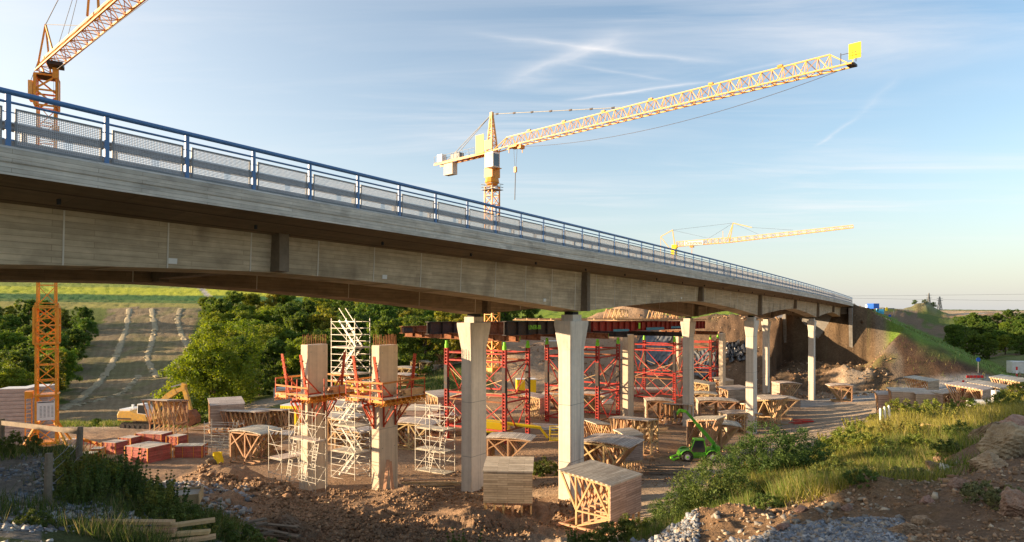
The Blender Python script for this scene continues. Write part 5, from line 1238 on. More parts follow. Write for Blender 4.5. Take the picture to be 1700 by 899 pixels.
m = MB(); m.bar(bm[0], bm[1], .4, .55); m.bar(bm[1], bm[2], .4, .6); m.bar(bm[2], bm[3], .36, .42); m.obj('boom', M_exc, th)
m = MB(); m.bar((4.4, .3, 4.6), (5.15, .3, 2.0), .34, .42); m.bar((4.2, .3, 4.7), (4.7, .3, 4.5), .3, .4); m.obj('stick', M_exc, th)
m = MB(); m.bar((1.4, .3, 1.6), (2.9, .3, 3.2), .16); m.bar((3.0, .3, 4.4), (4.3, .3, 4.75), .14); m.obj('hydraulic_cylinder', M_galvd, th)
m = MB(); m.prism([(4.9, 2.1), (5.5, 2.0), (6.0, 1.4), (6.0, .7), (5.4, .35), (5.2, .5), (5.45, 1.0), (5.2, 1.5)], -.25, .85); m.obj('bucket', M_rust, th)
# yellow boom lift
p = onY(826, 68)
th = thing('boom_lift', 'yellow articulated boom lift lying low between the red columns', 'boom lift', tuple(p), R(-5))
for x in (-1.0, 1.0):
    for y in (-.8, .8): wheel(th, x, y, .42, .42, .3, M_galvd)
m = MB(); m.box(-1.5, 1.5, -.75, .75, .45, .85); m.prism([(-2.3, .9), (-2.3, 1.7), (-1.4, 2.05), (.4, 1.9), (1.2, 1.3), (1.2, .9)], -.85, .85); m.obj('turntable', M_sign, th, bevel=.08)
m = MB(); m.bar((-1.6, 0, 2.0), (4.3, 0, 1.35), .26, .30); m.bar((4.2, 0, 1.4), (5.0, 0, .35), .2, .22); m.obj('boom', M_sign, th)
m = MB()
for x in (5.2, 6.1):
    for y in (-.7, .7): m.bar((x, y, .25), (x, y, 1.4), .06)
for z in (.85, 1.4):
    for (a, b) in (((5.2, -.7), (6.1, -.7)), ((6.1, -.7), (6.1, .7)), ((6.1, .7), (5.2, .7)), ((5.2, .7), (5.2, -.7))): m.bar((*a, z), (*b, z), .06)
m.box(5.15, 6.15, -.75, .75, .2, .28); m.box(5.15, 5.3, -.3, .3, .7, 1.2); m.obj('basket', M_sign, th)
# site machines and stores in the middle distance
def container(px, Y, rz, w, d, h, mt, label, name='site_container'):
    p = onY(px, Y); th = thing(name, label, 'container', tuple(p), R(rz), 'site containers')
    m = MB(); m.box(-w / 2, w / 2, -d / 2, d / 2, .1, h); n = int(w / .3)
    for k in range(n): x = -w / 2 + .15 + k * (w - .3) / max(n - 1, 1); m.box(x - .05, x + .05, -d / 2 - .03, -d / 2 - .001, .25, h - .15)
    m.obj('body', mt, th)
    m = MB(); m.box(-w / 2 - .03, w / 2 + .03, -d / 2 - .04, d / 2 + .04, h + .002, h + .08); m.obj('roof', M_dirtywhite, th); MB().box(w / 2 + .003, w / 2 + .04, -d * .3, d * .3, .2, h - .2).obj('door', mt, th)
container(588, 100, -25, 5.2, 2.4, 2.5, M_sign, 'yellow site container seen through the top of the stair tower'); container(548, 92, -10, 3.0, 2.2, 1.9, M_white, 'white and yellow unit left of the yellow container')
container(487, 82, -15, 2.2, 2.0, 2.5, M_sign, 'yellow site container behind the left bare pier'); container(640, 84, -20, 2.2, 2, 2.2, M_sign, 'yellow unit peeping out behind the right bare pier')
container(1690, 150, -12, 3.4, 2.4, 2.6, M_dirtywhite, 'pale grey site hut at the right edge below the wood'); container(745, 84, -30, 1.8, 1.8, 2.6, M_dirtywhite, 'white stacked crates behind the leftmost red column')
container(873, 100, 5, 2.8, 1.8, 2.0, M_sign, 'yellow machine box behind the nearest shoring tower'); container(470, 108, -10, 2.4, 1.6, 1.6, M_dirtywhite, 'small white pallet load on the slope road left of the bare piers')
container(916, 128, 5, 2.6, 1.8, 3.0, mat('tan_cabin', (.42, .34, .24), .7), 'tan cabin with white roof on the earth slope behind the tallest pier')
# wrapped bale, drum, pallet, bank objects
p = onY(1632, 52); th = thing('wrapped_bale', 'white plastic-wrapped bale lying in the weeds', 'bale', (p.x, p.y, p.z + .1), R(-10)); m = MB(); m.box(-1.0, 1.0, -.5, .5, 0, .75); m.box(1.0, 1.9, -.4, .4, 0, .35); o = m.obj('wrapping', M_dirtywhite, th, bevel=.12); MB().cyl((.95, .2, .6), .28, .9, 'z', 16).obj('roll', M_dirtywhite, th)
p = onY(1552, 33); th = thing('pallet', 'pale wooden pallet lying tilted in the grass on the right bank', 'pallet', (p.x, p.y, p.z + .1), R(-25)); th.rotation_euler = (R(-14), R(6), R(-25))
for k in range(5): MB().box(-.6, .6, -.5 + k * .22, -.4 + k * .22, .1, .13).obj('slat', M_wood, th)
for k in range(3): MB().box(-.6 + k * .55, -.5 + k * .55, -.5, .48, 0, .098).obj('runner', M_wood, th)
for i, px in enumerate((1463, 1470, 1477)):
    p = onY(px, 38.5); m = MB(); m.tube([(p.x, p.y, p.z - .1), (p.x - .05, p.y, p.z + .85), (p.x - .06, p.y, p.z + .95)], [.07, .07, .03], 7); o = m.obj('white_stake', M_dirtywhite); tag(o, ('leftmost', 'middle', 'rightmost')[i] + ' of three short white stakes in the grass on the right bank', 'stake', 'white stakes')
# fence on the left
fc = [(52, 19.2, 1.25), (80, 17.0, 1.15), (-45, 22, 1.2)]
for i, (px, Y, h_) in enumerate([(131, 20.5, 1.35), (79, 16.5, 1.25), (2, 25, 1.3)]):
    p = onY(px, Y); m = MB(); m.tube([(p.x, p.y, p.z - .2), (p.x + .02, p.y, p.z + h_ * .6), (p.x + .04, p.y, p.z + h_)], [.095, .09, .085], 9); o = m.obj('fence_post', M_woodd)
    tag(o, ('grey wooden fence post with a rail, left foreground', 'short thick grey fence post standing nearest the camera', 'grey wooden fence post at the left edge')[i], 'fence post', 'old wooden fence posts')
a = onY(2, 25) + Vector((0, 0, 1.15)); b = onY(131, 20.5) + Vector((0, 0, 1.2)); m = MB(); m.bar(a - (b - a) * .4, b + (b - a) * .03, .05, .16); tag(m.obj('fence_rail', M_woodd), 'grey rail between the old fence posts at the left edge', 'rail')
m = MB(); a = onY(131, 20.5); b = onY(79, 16.5)
for z in (.45, .8, 1.05): m.tube([a + Vector((0, 0, z)), (a + b) / 2 + Vector((0, 0, z - .08)), b + Vector((0, 0, z * .9))], .008, 4)
tag(m.obj('fence_wire', M_galvd), 'rusty fence wire sagging between the two front posts', 'wire')
# signs, beacons and trestles on the right track
def beacon(px, Y, lab, h_=1.1):
    p = onY(px, Y); th = thing('beacon', lab, 'beacon', tuple(p), 0, 'red and white beacons'); MB().box(-.3, .3, -.2, .2, 0, .12).obj('foot', M_black, th)
    for k in range(5): MB().box(-.15, .15, -.03, .03, .14 + k * h_ / 5, .14 + (k + 1) * h_ / 5 - .002).obj('stripe', M_redp if k % 2 == 0 else M_white, th)
beacon(1599, 104, 'red and white beacon at the edge of the pale track', 1.6); beacon(1688, 120, 'tall red and white beacon among the dark trestles', 3.0); beacon(1662, 112, 'small red and white beacon left of the dark trestles', 1.0)
for i, px in enumerate((1652, 1658, 1674, 1680, 1686, 1694, 1702)):
    p = onY(px, 112); th = thing('trestle', 'dark wooden trestle in the row on the pale track at the right edge', 'trestle', tuple(p), R(10), 'dark trestles on the right track'); m = MB()
    m.bar((-.5, 0, 0), (0, 0, 1.7), .12); m.bar((.5, 0, 0), (0, 0, 1.7), .12); m.bar((0, .6, 0), (0, 0, 1.7), .12); m.obj('legs', M_woodd, th); MB().bar((-.25, 0, .8), (.25, 0, .8), .10).obj('cross_rail', M_woodd, th)
p = onY(1619, 125); th = thing('barrier_board', 'red striped barrier board in front of the dark embankment', 'barrier', tuple(p), 0)
for k in range(5): MB().box(-1.6 + k * .65, -1.6 + k * .65 + .5, -.03, .03, .7, 1.15).obj('red_field', M_redp, th)
m = MB(); m.box(-1.65, 1.6, .035, .07, .66, 1.2); m.bar((-1.4, .1, 0), (-1.4, .1, .9), .07); m.bar((1.4, .1, 0), (1.4, .1, .9), .07); m.obj('stand', M_galvd, th)
p = onY(1624, 128); th = thing('round_sign', 'small round blue sign on a thin pole by the embankment foot', 'sign', tuple(p), 0); MB().cyl((0, 0, 0), .04, 2.6, 'z', 8).obj('pole', M_galvd, th); MB().cyl((0, -.05, 2.5), .4, .04, 'y', 18).obj('disc', M_bluep, th)
# vehicles and signs on top of the embankment
def on_t(px, Y): p = onY(px, Y); return p
p = on_t(1449.5, 185); th = thing('box_truck', 'dark blue truck box standing up on the road beyond the bridge end', 'truck', tuple(p), R(-5)); th.scale = (.85, .85, .8); MB().box(-.85, .85, -2.4, 2.4, .75, 2.5).obj('cargo_box', M_bluep, th); MB().box(-.8, .8, 2.5, 3.9, .5, 2.1).obj('cab', M_white, th)
for x in (-.75, .75):
    for y in (-1.6, 2.9): MB().cyl((x - .12, y, .38), .38, .24, 'x', 12).obj('wheel', M_tyre, th)
p = on_t(1461, 200); th = thing('site_toilet', 'light blue cabin row on the road beyond the bridge end', 'cabin', tuple(p), R(-5))
for k in range(2): MB().box(-.9 + k * .92, -.02 + k * .92, -.5, .5, .05, 1.5).obj('cabin_body', M_cyan, th); MB().box(-.93 + k * .92, .01 + k * .92, -.53, .53, 1.503, 1.62).obj('roof', M_white, th)
p = on_t(1475, 225); th = thing('sign_gantry', 'thin sign gantry with small yellow board on the far road', 'gantry', tuple(p), 0); m = MB(); m.bar((-1.8, 0, 0), (-1.8, 0, 2.9), .14); m.bar((1.8, 0, 0), (1.8, 0, 2.9), .14); m.bar((-1.9, 0, 2.9), (1.9, 0, 2.9), .2, .3); m.obj('frame', M_galvd, th); MB().box(-1.0, -.35, -.2, -.12, 2.2, 3.3).obj('yellow_board', M_sign, th); MB().box(-.1, .7, -.3, -.22, .2, .9).obj('blue_board', M_bluep, th)
# pylons and lines
for px, yt, lab in ((1542, 486, 'left of two tiny lattice pylons behind the green mound'), (1560, 492, 'right of two tiny lattice pylons behind the green mound')):
    Y = 900.; p = onY(px, Y); zt = -(yt - 512) / F * Y - p.z; th = thing('power_pylon', lab, 'pylon', tuple(p), 0, 'lattice pylons'); MB().lattice((0, 0, 0), (0, 0, zt), 4.5, 8, .6, .35, w1=.5).obj('tower', M_galvd, th)
    for z in (.72, .88): MB().bar((-4, 0, zt * z), (4, 0, zt * z), .5).obj('crossarm', M_galvd, th)
for i, (y0, y1, y2) in enumerate(((491, 489.5, 488), (494, 497, 499))):
    pts = [px2w(a, b, 700.) for a, b in ((1380, y0), (1480, (y0 + y1) / 2 + .3), (1560, y1), (1700, y2), (1900, y2 - 2))]
    m = MB(); m.tube(pts, .10, 4); tag(m.obj('power_line', M_galvd), ('upper', 'lower')[i] + ' thin power line crossing the sky above the right horizon', 'power line', 'power lines')
# plastic sheets on the far cut slope
def sheet(pxs, pys, Y0, lab, mt, seed):
    rn = np.random.RandomState(seed); nx_, ny_ = 26, 16; v = []; 
    for j in range(ny_):
        for i in range(nx_):
            px = pxs[0] + (pxs[1] - pxs[0]) * i / (nx_ - 1); py = pys[0] + (pys[1] - pys[0]) * j / (ny_ - 1); px += 4 * math.sin(j * .7 + seed); py += 3 * math.sin(i * .5 + seed * 2)
            p = hit(px, py); q = .30 + .22 * math.sin(i * 1.7 + math.sin(j * .6) * 2) + .1 * rn.rand(); v.append((p.x, p.y - q, p.z + .25 + q * .3))
    idx = []
    for j in range(ny_ - 1):
        for i in range(nx_ - 1): q = j * nx_ + i; idx += [q, q + 1, q + nx_ + 1, q + nx_]
    o = bulk('plastic_sheet', v, 4, idx, None, mt, smooth=True); tag(o, lab, 'sheet', 'plastic sheets on the slope')
sheet((1060, 1112), (556, 606), 150, 'grey plastic sheet hanging over the slope behind the third shoring tower', M_tarp, 1)
sheet((1150, 1192), (588, 628), 150, 'silver-grey crinkled sheet right of the third finished pier', M_tarp, 5)
sheet((1204, 1238), (574, 602), 150, 'black crinkled sheet behind the farthest slim pier', mat('black_sheet', (.03, .03, .032), .25, 0, .2, 2, .8, 3, spec=.6), 9)
# hay windrows
for i, pts in enumerate(([(215, 513), (210, 545), (196, 585), (182, 612), (160, 640), (125, 668), (100, 682)], [(252, 513), (257, 545), (252, 570), (244, 595), (252, 612), (264, 628)], [(300, 513), (294, 530), (300, 552), (312, 575), (322, 590)], [(230, 625), (218, 640), (202, 654), (150, 668), (112, 676)])):
    P_ = []
    for (a, b), (c_, d_) in zip(pts[:-1], pts[1:]):
        for k in range(16): P_.append(hit(a + (c_ - a) * k / 16, b + (d_ - b) * k / 16))
    rn = random.Random(i); v = []; idx = []; K = 9
    for p in P_:
        w_ = 1.0 + rn.uniform(-.25, .25); hh = .25 + rn.uniform(-.06, .06)
        for k in range(K): a_ = pi * k / (K - 1); v.append((p.x - cos(a_) * w_ + rn.uniform(-.1, .1), p.y + rn.uniform(-.2, .2), p.z - .10 + sin(a_) * hh * (1 + .25 * math.sin(len(v) * .37)) + rn.uniform(-.05, .05)))
    for r_ in range(len(P_) - 1):
        for k in range(K - 1): q = r_ * K + k; idx += [q, q + 1, q + K + 1, q + K]
    tag(bulk('hay_windrow', v, 4, idx, None, M_hay), ('leftmost long pale row of cut hay running down the field', 'middle wavy row of cut hay', 'right-hand row of cut hay beside the wood', 'lowest row of cut hay curving across the foot of the field')[i], 'hay row', 'rows of cut hay on the field')
# person standing at the top of the hayfield
p = hit(229, 513); 
def person(loc, label):
    v = [(0, 0, 1.0), (0, 0, 1.25), (0, 0, 1.45), (0, 0, 1.56), (0, 0, 1.72), (.12, 0, .95), (.14, .03, .5), (.15, 0, .06), (-.12, 0, .95), (-.15, -.05, .5), (-.17, 0, .06), (.22, 0, 1.42), (.28, .03, 1.12), (.25, -.1, .86), (-.22, 0, 1.42), (-.29, .03, 1.12), (-.24, -.1, .86), (.16, -.12, .03), (-.18, -.12, .03)]
    e = [(0, 1), (1, 2), (2, 3), (3, 4), (0, 5), (5, 6), (6, 7), (0, 8), (8, 9), (9, 10), (2, 11), (11, 12), (12, 13), (2, 14), (14, 15), (15, 16), (7, 17), (10, 18)]
    r = [.15, .15, .14, .06, .11, .10, .07, .05, .10, .07, .05, .06, .05, .04, .06, .05, .04, .04, .04]
    me = bpy.data.meshes.new('person'); me.from_pydata(v, e, []); o = bpy.data.objects.new('person', me); COL.objects.link(o); o.location = loc
    sk = o.modifiers.new('skin', 'SKIN'); 
    for i, q in enumerate(me.skin_vertices[0].data if me.skin_vertices else []): q.radius = (r[i], r[i])
    o.modifiers.new('sub', 'SUBSURF').levels = 1; me.materials.append(mat('pale_clothes', (.45, .35, .30), .8)); tag(o, label, 'person')
    return o

# ================================================================ vegetation
def leaf_cloud(centers, radii, per, size, seed, col, spread=.16, flat=.35, jitter=.25):
    rs = np.random.RandomState(seed); n = len(centers) * per
    c = np.repeat(centers, per, 0); r = np.repeat(radii, per)
    d = rs.normal(size=(n, 3)); d /= np.linalg.norm(d, axis=1)[:, None]; rad = r * (rs.rand(n) ** .45)
    pos = c + d * rad[:, None] * np.array([1, 1, .8])
    nrm = d * .7 + rs.normal(size=(n, 3)) * .6 + np.array([0, 0, flat]); nrm /= np.linalg.norm(nrm, axis=1)[:, None]
    a = np.cross(nrm, rs.normal(size=(n, 3))); a /= np.linalg.norm(a, axis=1)[:, None]; b = np.cross(nrm, a)
    s = size * (1 + jitter * rs.normal(size=n)).clip(.4, 2)
    a *= s[:, None]; b *= (s * .55)[:, None]
    v = np.stack([pos - a, pos - b * .9, pos + a, pos + b * .9], 1).reshape(-1, 3)
    cl = np.repeat(rs.rand(len(centers)), per); k = 1 + spread * (cl - .5) * 2 + .16 * rs.normal(size=n)
    cc = np.asarray(col)[None] * k[:, None]; cc[:, 0] *= 1 + .25 * (cl - .3); cc = np.repeat(cc.clip(.008, .6), 4, 0)
    return v, cc
def make_tree(name, H_, Wd, seed, nclump, per, leaf, col, shape=1.0, low=.18):
    rs = np.random.RandomState(seed); th = thing(name, 'x', 'tree', (0, 0, 0), 0)
    cs = []
    # irregular crown: lobes on limbs
    nl = 7; lobes = []
    for k in range(nl):
        a = 2 * pi * (k + rs.rand() * .6) / nl; hh = low + .15 + (.75 - low) * rs.rand(); rr = Wd * .5 * (.45 + .35 * rs.rand()) * (1 - .45 * max(0, hh - .5))
        lobes.append((np.array([cos(a) * rr, sin(a) * rr, H_ * hh]), Wd * (.20 + .12 * rs.rand())))
    lobes.append((np.array([rs.normal() * .3, rs.normal() * .3, H_ * .80]), Wd * .25)); lobes.append((np.array([0, 0, H_ * .5]), Wd * .30))
    for k in range(nclump):
        c, r = lobes[rs.randint(len(lobes))]; d = rs.normal(size=3); d /= np.linalg.norm(d); p = c + d * r * (.75 + .4 * rs.rand()) * np.array([1, 1, 1.05]); p[2] = max(p[2], H_ * low * (.8 + .5 * rs.rand())); cs.append(p)
    cs = np.array(cs); rad = Wd * .085 * (.6 + .8 * rs.rand(len(cs)))
    v, cc = leaf_cloud(cs, rad, per, leaf, seed + 1, col)
    bulk('crown', v, 4, np.arange(len(v)), cc, M_leaf, th)
    m = MB(); tr = H_ * .028
    m.tube([(0, 0, -.6), (.05, 0, H_ * .12), (.1, .05, H_ * .35), (0, .1, H_ * .62), (0, 0, H_ * .82)], [tr * 1.35, tr, tr * .8, tr * .45, tr * .15], 7)
    for c, r in lobes[:-1]: z0 = min(c[2] * .55, H_ * .4); m.tube([(.05, .03, z0), tuple(c * np.array([.5, .5, 1]) + np.array([0, 0, -H_ * .08])), tuple(c)], [tr * .5, tr * .3, tr * .1], 5)
    m.obj('trunk', M_bark, th); return th
LT = (.125, .19, .022); DT = (.08, .14, .022); YT = (.19, .215, .03)
trA = make_tree('broadleaf_tree', 11, 9.5, 3, 210, 85, .20, LT, low=.10)
trB = make_tree('broadleaf_tree', 10, 8.0, 8, 190, 85, .20, DT, low=.08)
trC = make_tree('broadleaf_tree', 9, 7.5, 14, 180, 80, .20, YT, low=.08)
trS = make_tree('shrub', 4.5, 6.0, 21, 80, 60, .20, DT, low=.05)
trA0 = make_tree('broadleaf_tree', 12.5, 12.5, 31, 380, 95, .18, (.14, .19, .02), low=.10)
for t_, (px, Y) in ((trA0, (352, 104)),):
    p = onY(px, Y); t_.location = p; t_['label'] = 'big round sunlit broadleaf tree standing alone in front of the wood beside the hayfield'; t_['group'] = 'trees of the right-hand wood'
protos = [trA, trB, trC]; firsts = {}
def put_tree(pr, p, rz, sc, label, group):
    if pr.name not in firsts:
        firsts[pr.name] = 1; pr.location = p; pr.rotation_euler = (0, 0, rz); pr.scale = (sc,) * 3; pr['label'] = label; pr['group'] = group; return pr
    return dup(pr, p, rz, label, group, sc)
rn = random.Random(5)
LAB_L = 'dense broadleaf tree in the dark wood left of the hayfield'; LAB_R = 'dense broadleaf tree in the large wood behind the bare piers'; LAB_F = 'dark broadleaf tree in the wood at the right edge of the picture'
def wood(rows, pxf, dx, label, group, H, front=None, pw=(3, 4, 2)):
    for r_, Y in enumerate(rows):
        lo, hi = pxf(Y); x = lo + rn.random() * 12
        while x < hi:
            yy = Y * (1 + rn.uniform(-.04, .04)); p = onY(x, yy); p.z -= .4; sc = H(x, Y) * rn.uniform(.82, 1.18)
            pr = rn.choices(protos, pw)[0]; h0 = {trA: 11, trB: 10, trC: 9}[pr]
            put_tree(pr, p, rn.uniform(0, 6.28), sc / h0, label if r_ else (front or label), group); x += dx * F / Y * rn.uniform(.8, 1.2)
wood((113, 128, 146, 166, 190, 214), lambda Y: (-110, float(np.interp(Y, [105, 115, 150, 200, 230], [52, 86, 118, 150, 176]))), 5.6, LAB_L, 'trees of the left-hand wood', lambda x, Y: 8.5 if Y < 180 else 7.0, 'front-row broadleaf tree at the foot of the dark wood left of the hayfield')
wood((128, 142, 160, 182, 208, 236), lambda Y: (float(np.interp(Y, [118, 130, 182, 240], [425, 392, 358, 348])), float(np.interp(Y, [118, 190, 240], [770, 850, 880]))), 6.2, LAB_R, 'trees of the right-hand wood', lambda x, Y: 9.5 if Y < 150 else 10, 'front-row broadleaf tree of the large wood, above the slope road')
wood((196, 215, 236, 258, 280), lambda Y: (float(np.interp(Y, [195, 280], [1578, 1590])), 1790), 5.4, LAB_F, 'trees of the far right wood', lambda x, Y: 6.0, None, (1, 6, 0))
# individual shrubs
for px, Y, s, lab in ((250, 100, .55, 'low dark shrub between excavator and hayfield'), (215, 104, .5, 'low shrub left of the excavator'), (298, 101, .7, 'shrub under the big round tree'), (330, 98, .4, 'small shrub right of the excavator bucket'), (430, 112, .8, 'shrub right of the big round tree'), (458, 122, .9, 'rounded shrub below the large wood'), (395, 116, .9, 'shrub in shade behind the big round tree'),
                       (158, 96, .25, 'small bright sapling in the grass left of the excavator'), (1518, 342, .45, 'dark shrub on the green mound at the horizon'), (1550, 344, .5, 'right-hand shrub on the green mound at the horizon'), (1535, 343, .4, 'middle shrub on the green mound at the horizon')):
    p = onY(px, Y); p.z -= .2; put_tree(trS, p, rn.uniform(0, 6), s, lab, 'shrubs')
# --- foreground bushes and weeds
def make_bush(name, w, h, seed, n, per, leaf, col, up=.25, stems=14):
    rs = np.random.RandomState(seed); th = thing(name, 'x', 'bush', (0, 0, 0), 0)
    ang = rs.rand(n) * 2 * pi; rr = w / 2 * np.sqrt(rs.rand(n)); zz = h * (.12 + .88 * rs.rand(n)) * (1 - .55 * (rr / (w / 2)) ** 2)
    cs = np.stack([rr * np.cos(ang), rr * np.sin(ang), zz], 1); rad = (.10 + .10 * rs.rand(n)) * w / 2.2
    v, cc = leaf_cloud(cs, rad, per, leaf, seed + 5, col, flat=up); bulk('foliage', v, 4, np.arange(len(v)), cc, M_bush, th)
    m = MB()
    for k in range(stems): c = cs[k]; m.tube([(c[0] * .15, c[1] * .15, -.1), (c[0] * .5, c[1] * .5, c[2] * .6), tuple(c * np.array([1, 1, 1.05]))], [.022, .014, .005], 4)
    m.obj('stem', mat('green_stem', (.10, .12, .04), .8), th); return th
bA = make_bush('bush', 2.6, 1.9, 41, 230, 60, .034, (.065, .115, .024), stems=20)
bB = make_bush('bush', 2.0, 1.1, 43, 110, 60, .040, (.15, .185, .03))
bC = make_bush('bush', 1.5, .8, 47, 80, 60, .035, (.10, .145, .03))
bD = make_bush('bush', 1.3, .6, 53, 60, 45, .035, (.15, .15, .06), up=.1)
def make_weed(name, h, seed, col):
    rs = np.random.RandomState(seed); th = thing(name, 'x', 'weed', (0, 0, 0), 0); m = MB(); cs = []; rad = []
    for k in range(16):
        a = rs.rand() * 6.28; r0 = .35 * rs.rand(); hh = h * (.55 + .5 * rs.rand()); b = np.array([cos(a) * r0, sin(a) * r0, 0]); t = b * 1.9 + np.array([0, 0, hh])
        m.tube([tuple(b), tuple((b + t) / 2 + np.array([0, 0, .05])), tuple(t)], [.010, .008, .003], 4)
        for q in range(9): f_ = .2 + .8 * q / 9; cs.append(b + (t - b) * f_); rad.append(.10 * (1.15 - f_))
    v, cc = leaf_cloud(np.array(cs), np.array(rad), 14, .032, seed, col, flat=.5); bulk('foliage', v, 4, np.arange(len(v)), cc, M_bush, th); m.obj('stem', mat('green_stem', (.10, .12, .04), .8), th); return th
wA = make_weed('weed', 1.15, 61, (.085, .14, .03)); wB = make_weed('weed', .8, 67, (.19, .20, .04))
BG = 'bushes and weeds on the foreground bank'
BL = [(bA, 1275, 24.5, 1.15, 'large dark bush on the crest of the right bank beside the sunlit track'), (bA, 1335, 25, .85, 'dark bush right of the large crest bush'), (bA, 1185, 21.5, 1.0, 'dark bush below and left of the large crest bush'), (bA, 1120, 21, .62, 'small dark bush above the lower gravel'), (bB, 1405, 28, 1.0, 'rounded dark green bush in the middle of the right bank'), (bB, 1420, 33, 1.1, 'bush on the right bank behind the rounded dark one'),
      (bC, 1032, 22.5, 1.15, 'dark bush in front of the sunlit timber form'), (bC, 1075, 22, .9, 'low bush right of the sunlit timber form'), (bC, 985, 24, .7, 'small low bush at the left foot of the sunlit timber form'), (bB, 1500, 40, 1.2, 'sunlit bush behind the white stakes'), (bB, 1460, 44, 1.1, 'sunlit bush left of the white stakes at the track'), (bB, 1545, 44, 1.3, 'yellow-green bush below the row of forms'), (bB, 1600, 46, 1.2, 'yellow-green bush left of the wrapped bale'), (bB, 1672, 46, 1.2, 'yellow-green bush right of the wrapped bale'), (bB, 1700, 54, 1.5, 'sunlit bush at the right edge below the boarded forms'),
      (bC, 1480, 25.5, 1.0, 'tufted bush among stones, centre of the right bank'), (bD, 1505, 18.5, 1.2, 'dry grey-green bush on the bare soil'), (bD, 1440, 21, 1.0, 'dry pale bush on the bare slope'), (bC, 1430, 17, .55, 'small green bush on the bare soil face'), (bC, 1578, 22.5, .8, 'bright grass-like bush beside the boulders'), (bC, 1275, 17.5, .6, 'small bush left of the pale rock'), (bD, 1650, 14, .9, 'dry bush at the lower right corner'), (bC, 1330, 29, .9, 'yellowish bush behind the large crest bush'),
      (wA, 1290, 24.0, 1.35, 'tall weed rising above the large crest bush'), (wA, 1160, 23, 1.2, 'tall thin weed standing up against the sunlit track'), (wB, 1205, 25, 1.2, 'yellowish weed at the edge of the sunlit track'), (wB, 1245, 27, 1.3, 'sunlit weed left of the large crest bush'), (wB, 1375, 32, 1.3, 'sunlit weed on the bank crest near the logs'), (wB, 1425, 40, 1.5, 'sunlit weed beside the earth heap'), (wA, 1110, 19, .9, 'weed above the lower gravel'),
      (wA, 770, 24, 1.3, 'tall weed at the bottom edge below the box form'), (wA, 745, 23.5, 1.1, 'weed at the bottom edge, centre'), (wB, 790, 25, 1.0, 'light weed at the bottom edge right of centre'), (wA, 955, 24, .9, 'weed at the bottom edge left of the low bush'), (wA, 1455, 24, .9, 'upright weed on the middle of the right bank'), (wB, 1530, 30, 1.2, 'weed beside the pallet'), (wB, 1600, 34, 1.2, 'weed at the edge of the pale gravel'),
      (bB, 150, 19.5, .75, 'dark bush right of the front fence posts'), (bA, 190, 21, .5, 'tall dark bush behind the left fence posts'), (bC, 240, 20, .8, 'dark bush in the left foreground hollow'), (bC, 110, 17, .6, 'dark bush in front of the fence post'), (bC, 270, 17.5, .9, 'low bush left of the grey boards'), (bC, 30, 22.5, .9, 'low bush at the left edge by the fence'), (wA, 170, 18.5, 1.1, 'tall weed in front of the red stacks'), (wA, 225, 19.5, 1.1, 'tall weed left of the plank box'), (wA, 140, 17, 1.0, 'weed between the fence posts'), (wA, 205, 20.5, 1.25, 'tall airy weed in the middle of the left foreground'), (wB, 120, 18.5, 1.3, 'pale weed right of the thick fence post'), (wB, 245, 18, 1.2, 'pale weed above the splintered boards'), (wA, 285, 21, 1.1, 'thin weed left of the shallow wooden box'), (wA, 260, 22, 1.0, 'weed beside the grey rubble'), (bC, 300, 19, .8, 'low dark bush near the plank box'),
      (bC, 390, 18.5, .9, 'low bush at the bottom edge left of centre'), (bC, 430, 19, .9, 'second low bush at the bottom edge left of centre'), (wA, 350, 18, .8, 'weed at the bottom edge near the boards'), (wA, 460, 21, .8, 'weed at the bottom edge below the earth heap'), (wB, 330, 16.5, .7, 'short weed beside the pale splintered boards'), (bC, 55, 14.5, .5, 'tiny bush on the gravel in the lower left'), (bC, 900, 50, 1.6, 'sunlit green patch of weeds behind the tallest pier foot'), (bC, 880, 51, 1.4, 'sunlit weeds left of the tallest pier foot'), (bB, 1450, 27, .9, 'leafy bush above the tufted bush on the right bank'), (bC, 1390, 22, 1.0, 'low green bush on the upper edge of the bare soil'), (bC, 1345, 20.5, .9, 'green bush at the right foot of the large crest bush'), (bB, 1520, 27, .8, 'bright bush left of the pallet'), (bC, 1600, 27, 1.0, 'green bush between pallet and boulders'), (wB, 1480, 31, 1.4, 'tall yellow weed in the middle of the bank grass'), (wB, 1565, 38, 1.4, 'tall yellow weed left of the pale gravel')]
for pr, px, Y, s, lab in BL:
    p = onY(px, Y); p.z -= .05; put_tree(pr, p, rn.uniform(0, 6), s, lab, BG)
